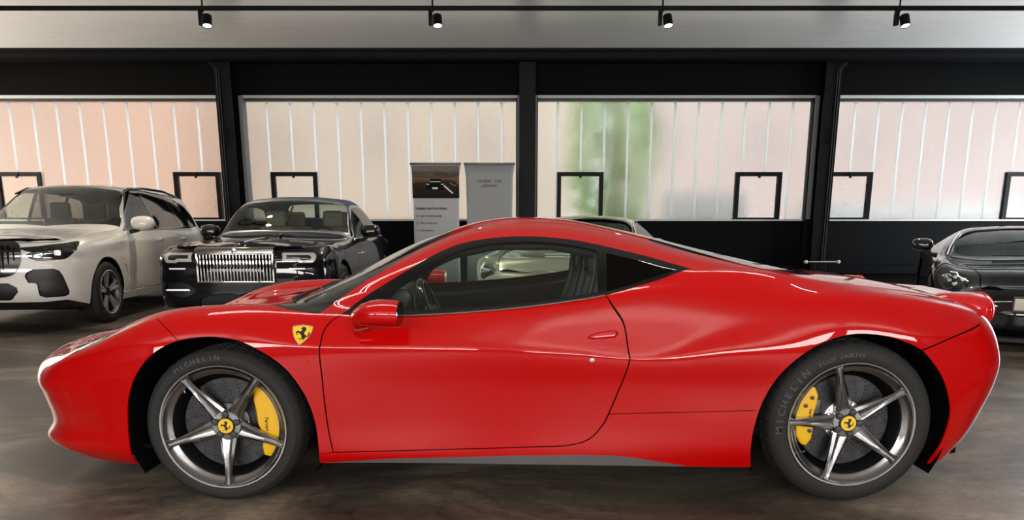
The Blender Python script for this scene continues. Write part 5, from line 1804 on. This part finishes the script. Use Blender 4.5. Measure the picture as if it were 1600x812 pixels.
    text_obj('badge_letters', 'RR', .030, 'ink_black', root, Matrix.Translation((gx - .0245, 0, .915)) @ Matrix.Rotation(math.radians(-90), 4, 'Z') @ TX, .0005, bold=.0006)
    # figurine on a plinth and bonnet spear
    MB().tube([(-.76, 0, .975), (-.76, 0, .995)], .018, 10).obj('mascot_plinth', 'chrome', root, smooth=True)
    MB().tube([(-.55, 0, 1.0), (-.2, 0, 1.018), (.3, 0, 1.038), (.85, 0, 1.075)], [.006, .012, .014, .012], 8).obj('bonnet_spear', 'chrome', root, smooth=True)
    for x in (0, 3.112):
        for s in two:
            road_wheel(root, x, .955, .37, .37, .26, .268, s, 7, twin=False)
    wells(root, ((0, .37), (3.112, .37)), .965, .43)
    MB().bb(-.6, 4.0, -.8, .8, .18, .26).obj('floor_pan', 'void_black', root)
    MB().tube([(1.05, 0, 1.20), (1.42, 0, 1.43)], .012, 8).obj('mirror_mount', 'black_plastic', root, smooth=True)
    cabin(root, .9, 3.1, .3, .82, 1.02, 'leather_tan', [(1.75, .40), (1.75, -.40), (2.6, .36), (2.6, -.36)], 1.1, -.40, .16)
    wing_mirror(root, 1.20, 1.06, 1.10, 1.1, 'black_gloss', 'black_gloss', .10)
    for s in two:
        MB().tube([(.95, s * .90, 1.008), (1.6, s * .918, 1.02), (2.4, s * .918, 1.03), (3.05, s * .91, 1.02)], .008, 6).obj('waist_trim', 'chrome', root, smooth=True)
        MB().tube([(1.05, s * .968, .83), (1.2, s * .985, .83), (1.32, s * .968, .83)], .012, 8).obj('door_handle', 'chrome', root, smooth=True)
    return root
P('dark_chrome', (.30, .29, .26), .18, 1.0)
build_convertible()
# ---------------------------------------------------------------- black wedge supercar
def build_wedge():
    root = empty('supercar', (5.36, 7.62, 0), math.radians(63))
    tag(root, 'black wedge-shaped supercar with cream number plate and angular headlamps', 'car')
    prof = [(.07, 0), (.02, .16), (.0, .42), (.015, .74), (.05, 1.0)]
    nose = [(-.85,.12),(-.93,.20),(-.95,.31),(-.93,.43),(-.87,.53),(-.82,.57),(-.79,.585),(-.77,.59),(-.75,.595),(-.73,.60)]
    st = [(-.35, .93, .12, .68, [(.82,.715),(.65,.70),(.45,.695),(.22,.70),(0,.70)]),
          (0, .955, .12, .77, [(.84,.81),(.68,.775),(.48,.765),(.24,.77),(0,.77)]),
          (.38, .94, .12, .78, [(.84,.815),(.76,.83),(.56,.83),(.28,.84),(0,.845)]),
          (.7, .94, .12, .79, [(.85,.82),(.79,.89),(.68,.96),(.35,.985),(0,.995)]),
          (1.1, .94, .12, .81, [(.86,.84),(.77,.97),(.62,1.08),(.33,1.12),(0,1.13)]),
          (1.4, .94, .12, .83, [(.87,.86),(.76,.99),(.59,1.12),(.33,1.16),(0,1.17)]),
          (1.9, .95, .12, .86, [(.88,.89),(.77,.99),(.6,1.09),(.35,1.125),(0,1.135)]),
          (2.62, .965, .12, .86, [(.86,.90),(.75,.93),(.55,.96),(.3,.98),(0,.99)]),
          (3.1, .95, .15, .83, [(.84,.87),(.7,.89),(.5,.90),(.3,.91),(0,.91)])]
    tail = [(3.35,.2),(3.42,.3),(3.46,.45),(3.46,.6),(3.42,.75),(3.40,.80),(3.38,.84),(3.37,.855),(3.36,.86),(3.35,.865)]
    S = car_net(nose, .30, .26, st, tail, .12, .2, prof)
    p = Panels(S, 140, 60, lambda u, s: 'body')
    p.region('void', arch_poly(S, 0, .345, .385, .12))
    p.region('void', arch_poly(S, 2.62, .355, .40, .12))
    lamp = n3(S, [(-.66,.56,.585),(-.50,.62,.655),(-.30,.73,.72),(-.20,.83,.715),(-.30,.88,.66),(-.46,.84,.60),(-.60,.70,.57)], None, None)
    p.region('lamp', lin(lamp, .02, True))
    fr = lambda pts: S.front(pts, (S.u0, S.u0 + 1.25), (0, S.s1 * .6))
    p.region('intake', lin(fr([(.30,.17),(.26,.34),(.55,.40),(.78,.44),(.80,.34),(.70,.19)]), .02, True))
    p.region('side_glass', lin(side_band(S, [(.72,.86),(1.0,1.0),(1.3,1.075),(1.6,1.07),(1.75,1.03),(1.62,.90),(1.1,.865)]), .03, True))
    p.region('windscreen', half_centre(S, [(.43,.75,.85),(.65,.70,.94),(.90,.655,1.03),(1.08,.61,1.085)], 1.16, .40))
    he = n3(S, [(-.72,.42,.60),(-.40,.50,.695),(0,.62,.775),(.36,.74,.83)], None, (S.s1 * .4, S.s1))
    p.gap(lin(he, .03), .010)
    p.gap(lin(side_band(S, [(.62,.82),(.58,.6),(.55,.25)]), .03), .009)
    p.build()
    two = (-1, 1)
    p.sheet('body', 'body_shell', 'paint_black', root, (1, -1), both=True, t=.01)
    p.sheet('body', 'cabin_lining', 'void_black', root, (1, -1), both=True, t=.003, off=-.02)
    p.sheet('lamp', 'headlamp', 'lamp_lens', root, two, t=.004)
    p.sheet('lamp', 'headlamp_bowl', 'lamp_dark', root, two, t=.004, off=-.03)
    lp = [np.array(a) for a in ((-.50, .66, .645), (-.40, .72, .665), (-.33, .80, .675), (-.42, .77, .63), (-.52, .73, .60))]
    for s in two:
        for i, a in enumerate(lp):
            v, f = superloft([(a[0] - .03, s * a[1], a[2] - .012, .008, .008), (a[0], s * a[1], a[2], .03, .016), (a[0] + .03, s * a[1], a[2] + .006, .012, .008)], 12, 2.5)
            mesh_obj('headlamp_element', v, f, 'chrome', root, smooth=True)
        MB().tube([(-.58, s * .62, .635), (-.48, s * .70, .675), (-.36, s * .71, .705), (-.27, s * .80, .715)], .006, 6).obj('light_strip', 'lamp_glow', root, smooth=True)
    p.sheet('intake', 'bumper_intake', 'black_matte', root, two, off=-.04)
    p.sheet('side_glass', 'side_window', 'glass_tint', root, two, t=.004)
    p.sheet('windscreen', 'windscreen', 'glass_cabin', root, (1, -1), both=True, t=.005)
    p.sheet('gap', 'shut_line', 'void_black', root, two, off=-.008)
    pl = MB().bb(-.985, -.975, -.26, .26, .40, .51).obj('number_plate', 'plate_cream', root, bevel=.004)
    MB().bb(-.974, -.90, -.27, .27, .385, .525).obj('plate_holder', 'black_plastic', root)
    text_obj('plate_lettering', 'GLOBAL CAR LEASING', .022, 'ink_black', pl, Matrix.Translation((-.9853, 0, .415)) @ Matrix.Rotation(math.radians(-90), 4, 'Z') @ TX, .0004)
    MB().prism([(-.98, .10), (-.97, .135), (-.55, .14), (-.55, .10)], -.72, .72).obj('front_splitter', 'black_matte', root)
    for x, r in ((0, .345), (2.62, .355)):
        for s in two:
            road_wheel(root, x, .935, r, r, .25, .262, s, 5, mat='gun_metal')
    wells(root, ((0, .345), (2.62, .355)), .94, .41)
    MB().bb(-.5, 3.1, -.75, .75, .11, .17).obj('floor_pan', 'void_black', root)
    cabin(root, .3, 1.9, .2, .76, .84, 'leather_black', [(1.25, .36), (1.25, -.36)], .6, -.36, .12)
    wing_mirror(root, .62, 1.02, .955, .95, 'black_gloss', 'black_gloss', .10)
    for s in two:
        MB().tube([(.42, s * .775, .858), (.68, s * .735, .95), (.95, s * .675, 1.05), (1.15, s * .625, 1.10)], .008, 6).obj('pillar_trim', 'satin_silver', root, smooth=True)
    MB().tube([(.36, .35, .858), (.36, -.1, .865), (.38, -.45, .862)], [.006, .009, .006], 6).obj('wiper', 'black_matte', root, smooth=True)
    return root
build_wedge()

# ---------------------------------------------------------------- champagne coupe behind the red one
def build_champagne():
    root = empty('grand_tourer', (.55, 8.7, 0), math.radians(73))
    tag(root, 'champagne metallic coupe parked between the grey banner and the black supercar', 'car')
    prof = [(.07, 0), (.02, .15), (.0, .42), (.01, .75), (.05, 1.0)]
    nose = [(-.80,.15),(-.88,.25),(-.90,.38),(-.88,.52),(-.81,.63),(-.76,.67),(-.73,.685),(-.71,.69),(-.69,.695),(-.67,.70)]
    st = [(-.35, .91, .15, .74, [(.80,.775),(.63,.765),(.45,.765),(.22,.775),(0,.78)]),
          (0, .95, .15, .83, [(.82,.865),(.65,.845),(.46,.84),(.23,.85),(0,.855)]),
          (.6, .945, .15, .85, [(.83,.88),(.72,.89),(.5,.905),(.25,.915),(0,.92)]),
          (.8, .945, .15, .86, [(.84,.89),(.77,.95),(.65,.995),(.35,1.02),(0,1.03)]),
          (1.15, .945, .15, .87, [(.85,.9),(.77,1.04),(.63,1.16),(.35,1.20),(0,1.21)]),
          (1.5, .945, .15, .88, [(.86,.91),(.76,1.09),(.6,1.235),(.35,1.285),(0,1.30)]),
          (2.0, .95, .15, .89, [(.87,.92),(.76,1.09),(.6,1.225),(.35,1.28),(0,1.295)]),
          (2.65, .96, .15, .90, [(.88,.93),(.76,1.03),(.6,1.11),(.35,1.15),(0,1.165)]),
          (3.15, .93, .18, .87, [(.86,.9),(.72,.93),(.52,.95),(.3,.965),(0,.97)])]
    tail = [(3.5,.2),(3.58,.3),(3.62,.45),(3.62,.6),(3.58,.76),(3.56,.82),(3.54,.86),(3.53,.88),(3.52,.89),(3.51,.90)]
    S = car_net(nose, .30, .30, st, tail, .15, .25, prof)
    p = Panels(S, 140, 60, lambda u, s: 'body')
    p.region('void', arch_poly(S, 0, .345, .385, .15))
    p.region('void', arch_poly(S, 2.7, .35, .395, .15))
    p.region('lamp', spl(n3(S, [(-.62,.58,.635),(-.54,.66,.70),(-.42,.78,.72),(-.40,.83,.67),(-.50,.80,.61),(-.58,.70,.59)]), .02, True))
    fr = lambda pts: S.front(pts, (S.u0, S.u0 + 1.25), (0, S.s1 * .6))
    p.region('intake', spl(fr([(.0,.2),(.0,.40),(.40,.42),(.55,.36),(.50,.22)]), .02, True))
    p.region('side_glass', lin(side_band(S, [(.90,.93),(1.15,1.08),(1.45,1.19),(1.9,1.195),(2.3,1.11),(2.5,1.0),(2.1,.94)]), .03, True))
    p.region('windscreen', half_centre(S, [(.74,.76,.945),(.95,.72,1.03),(1.20,.66,1.14),(1.40,.615,1.20)], 1.46, .66))
    he = n3(S, [(-.66,.36,.70),(-.50,.60,.735),(-.1,.66,.825),(.3,.72,.865),(.58,.73,.885)], None, (S.s1 * .4, S.s1))
    p.gap(spl(he, .03), .010)
    p.gap(lin(side_band(S, [(.85,.88),(.80,.6),(.80,.25)]), .03), .009)
    sc = [n3(S, [(a, b, .8) for a, b in q], None, (S.s1 * .5, S.s1)) for q in ([(-.25,.12),(-.10,.42),(.02,.44),(-.12,.12)],)]
    for q in sc:
        p.region('scoop', lin(q, .02, True))
    p.build()
    two = (-1, 1)
    p.sheet('body', 'body_shell', 'paint_champagne', root, (1, -1), both=True, t=.01)
    p.sheet('body', 'cabin_lining', 'void_black', root, (1, -1), both=True, t=.003, off=-.02)
    p.sheet('lamp', 'headlamp', 'lamp_lens', root, two, t=.004)
    p.sheet('lamp', 'headlamp_bowl', 'lamp_dark', root, two, t=.004, off=-.03)
    p.sheet('intake', 'front_grille', 'black_matte', root, (1, -1), both=True, off=-.04)
    p.sheet('scoop', 'bonnet_vent', 'lamp_dark', root, two, off=-.012)
    p.sheet('side_glass', 'side_window', 'glass_cabin', root, two, t=.004)
    p.sheet('windscreen', 'windscreen', 'glass_cabin', root, (1, -1), both=True, t=.005)
    p.sheet('gap', 'shut_line', 'void_black', root, two, off=-.008)
    for x, r in ((0, .345), (2.7, .35)):
        for s in two:
            road_wheel(root, x, .94, r, r, .25, .262, s, 5, mat='alloy')
    wells(root, ((0, .345), (2.7, .35)), .945, .41)
    MB().bb(-.5, 3.2, -.75, .75, .14, .2).obj('floor_pan', 'void_black', root)
    cabin(root, .5, 2.2, .22, .76, .90, 'leather_black', [(1.45, .37), (1.45, -.37)], .85, -.37, .12)
    wing_mirror(root, .92, 1.0, .95, .9, 'paint_champagne', 'black_gloss', .09)
    for s in two:
        MB().tube([(.72, s * .79, .95), (.95, s * .745, 1.045), (1.20, s * .685, 1.155), (1.5, s * .645, 1.225), (1.9, s * .64, 1.222), (2.3, s * .69, 1.13), (2.55, s * .76, 1.01)], .009, 6).obj('roof_trim', 'chrome', root, smooth=True)
    return root
build_champagne()
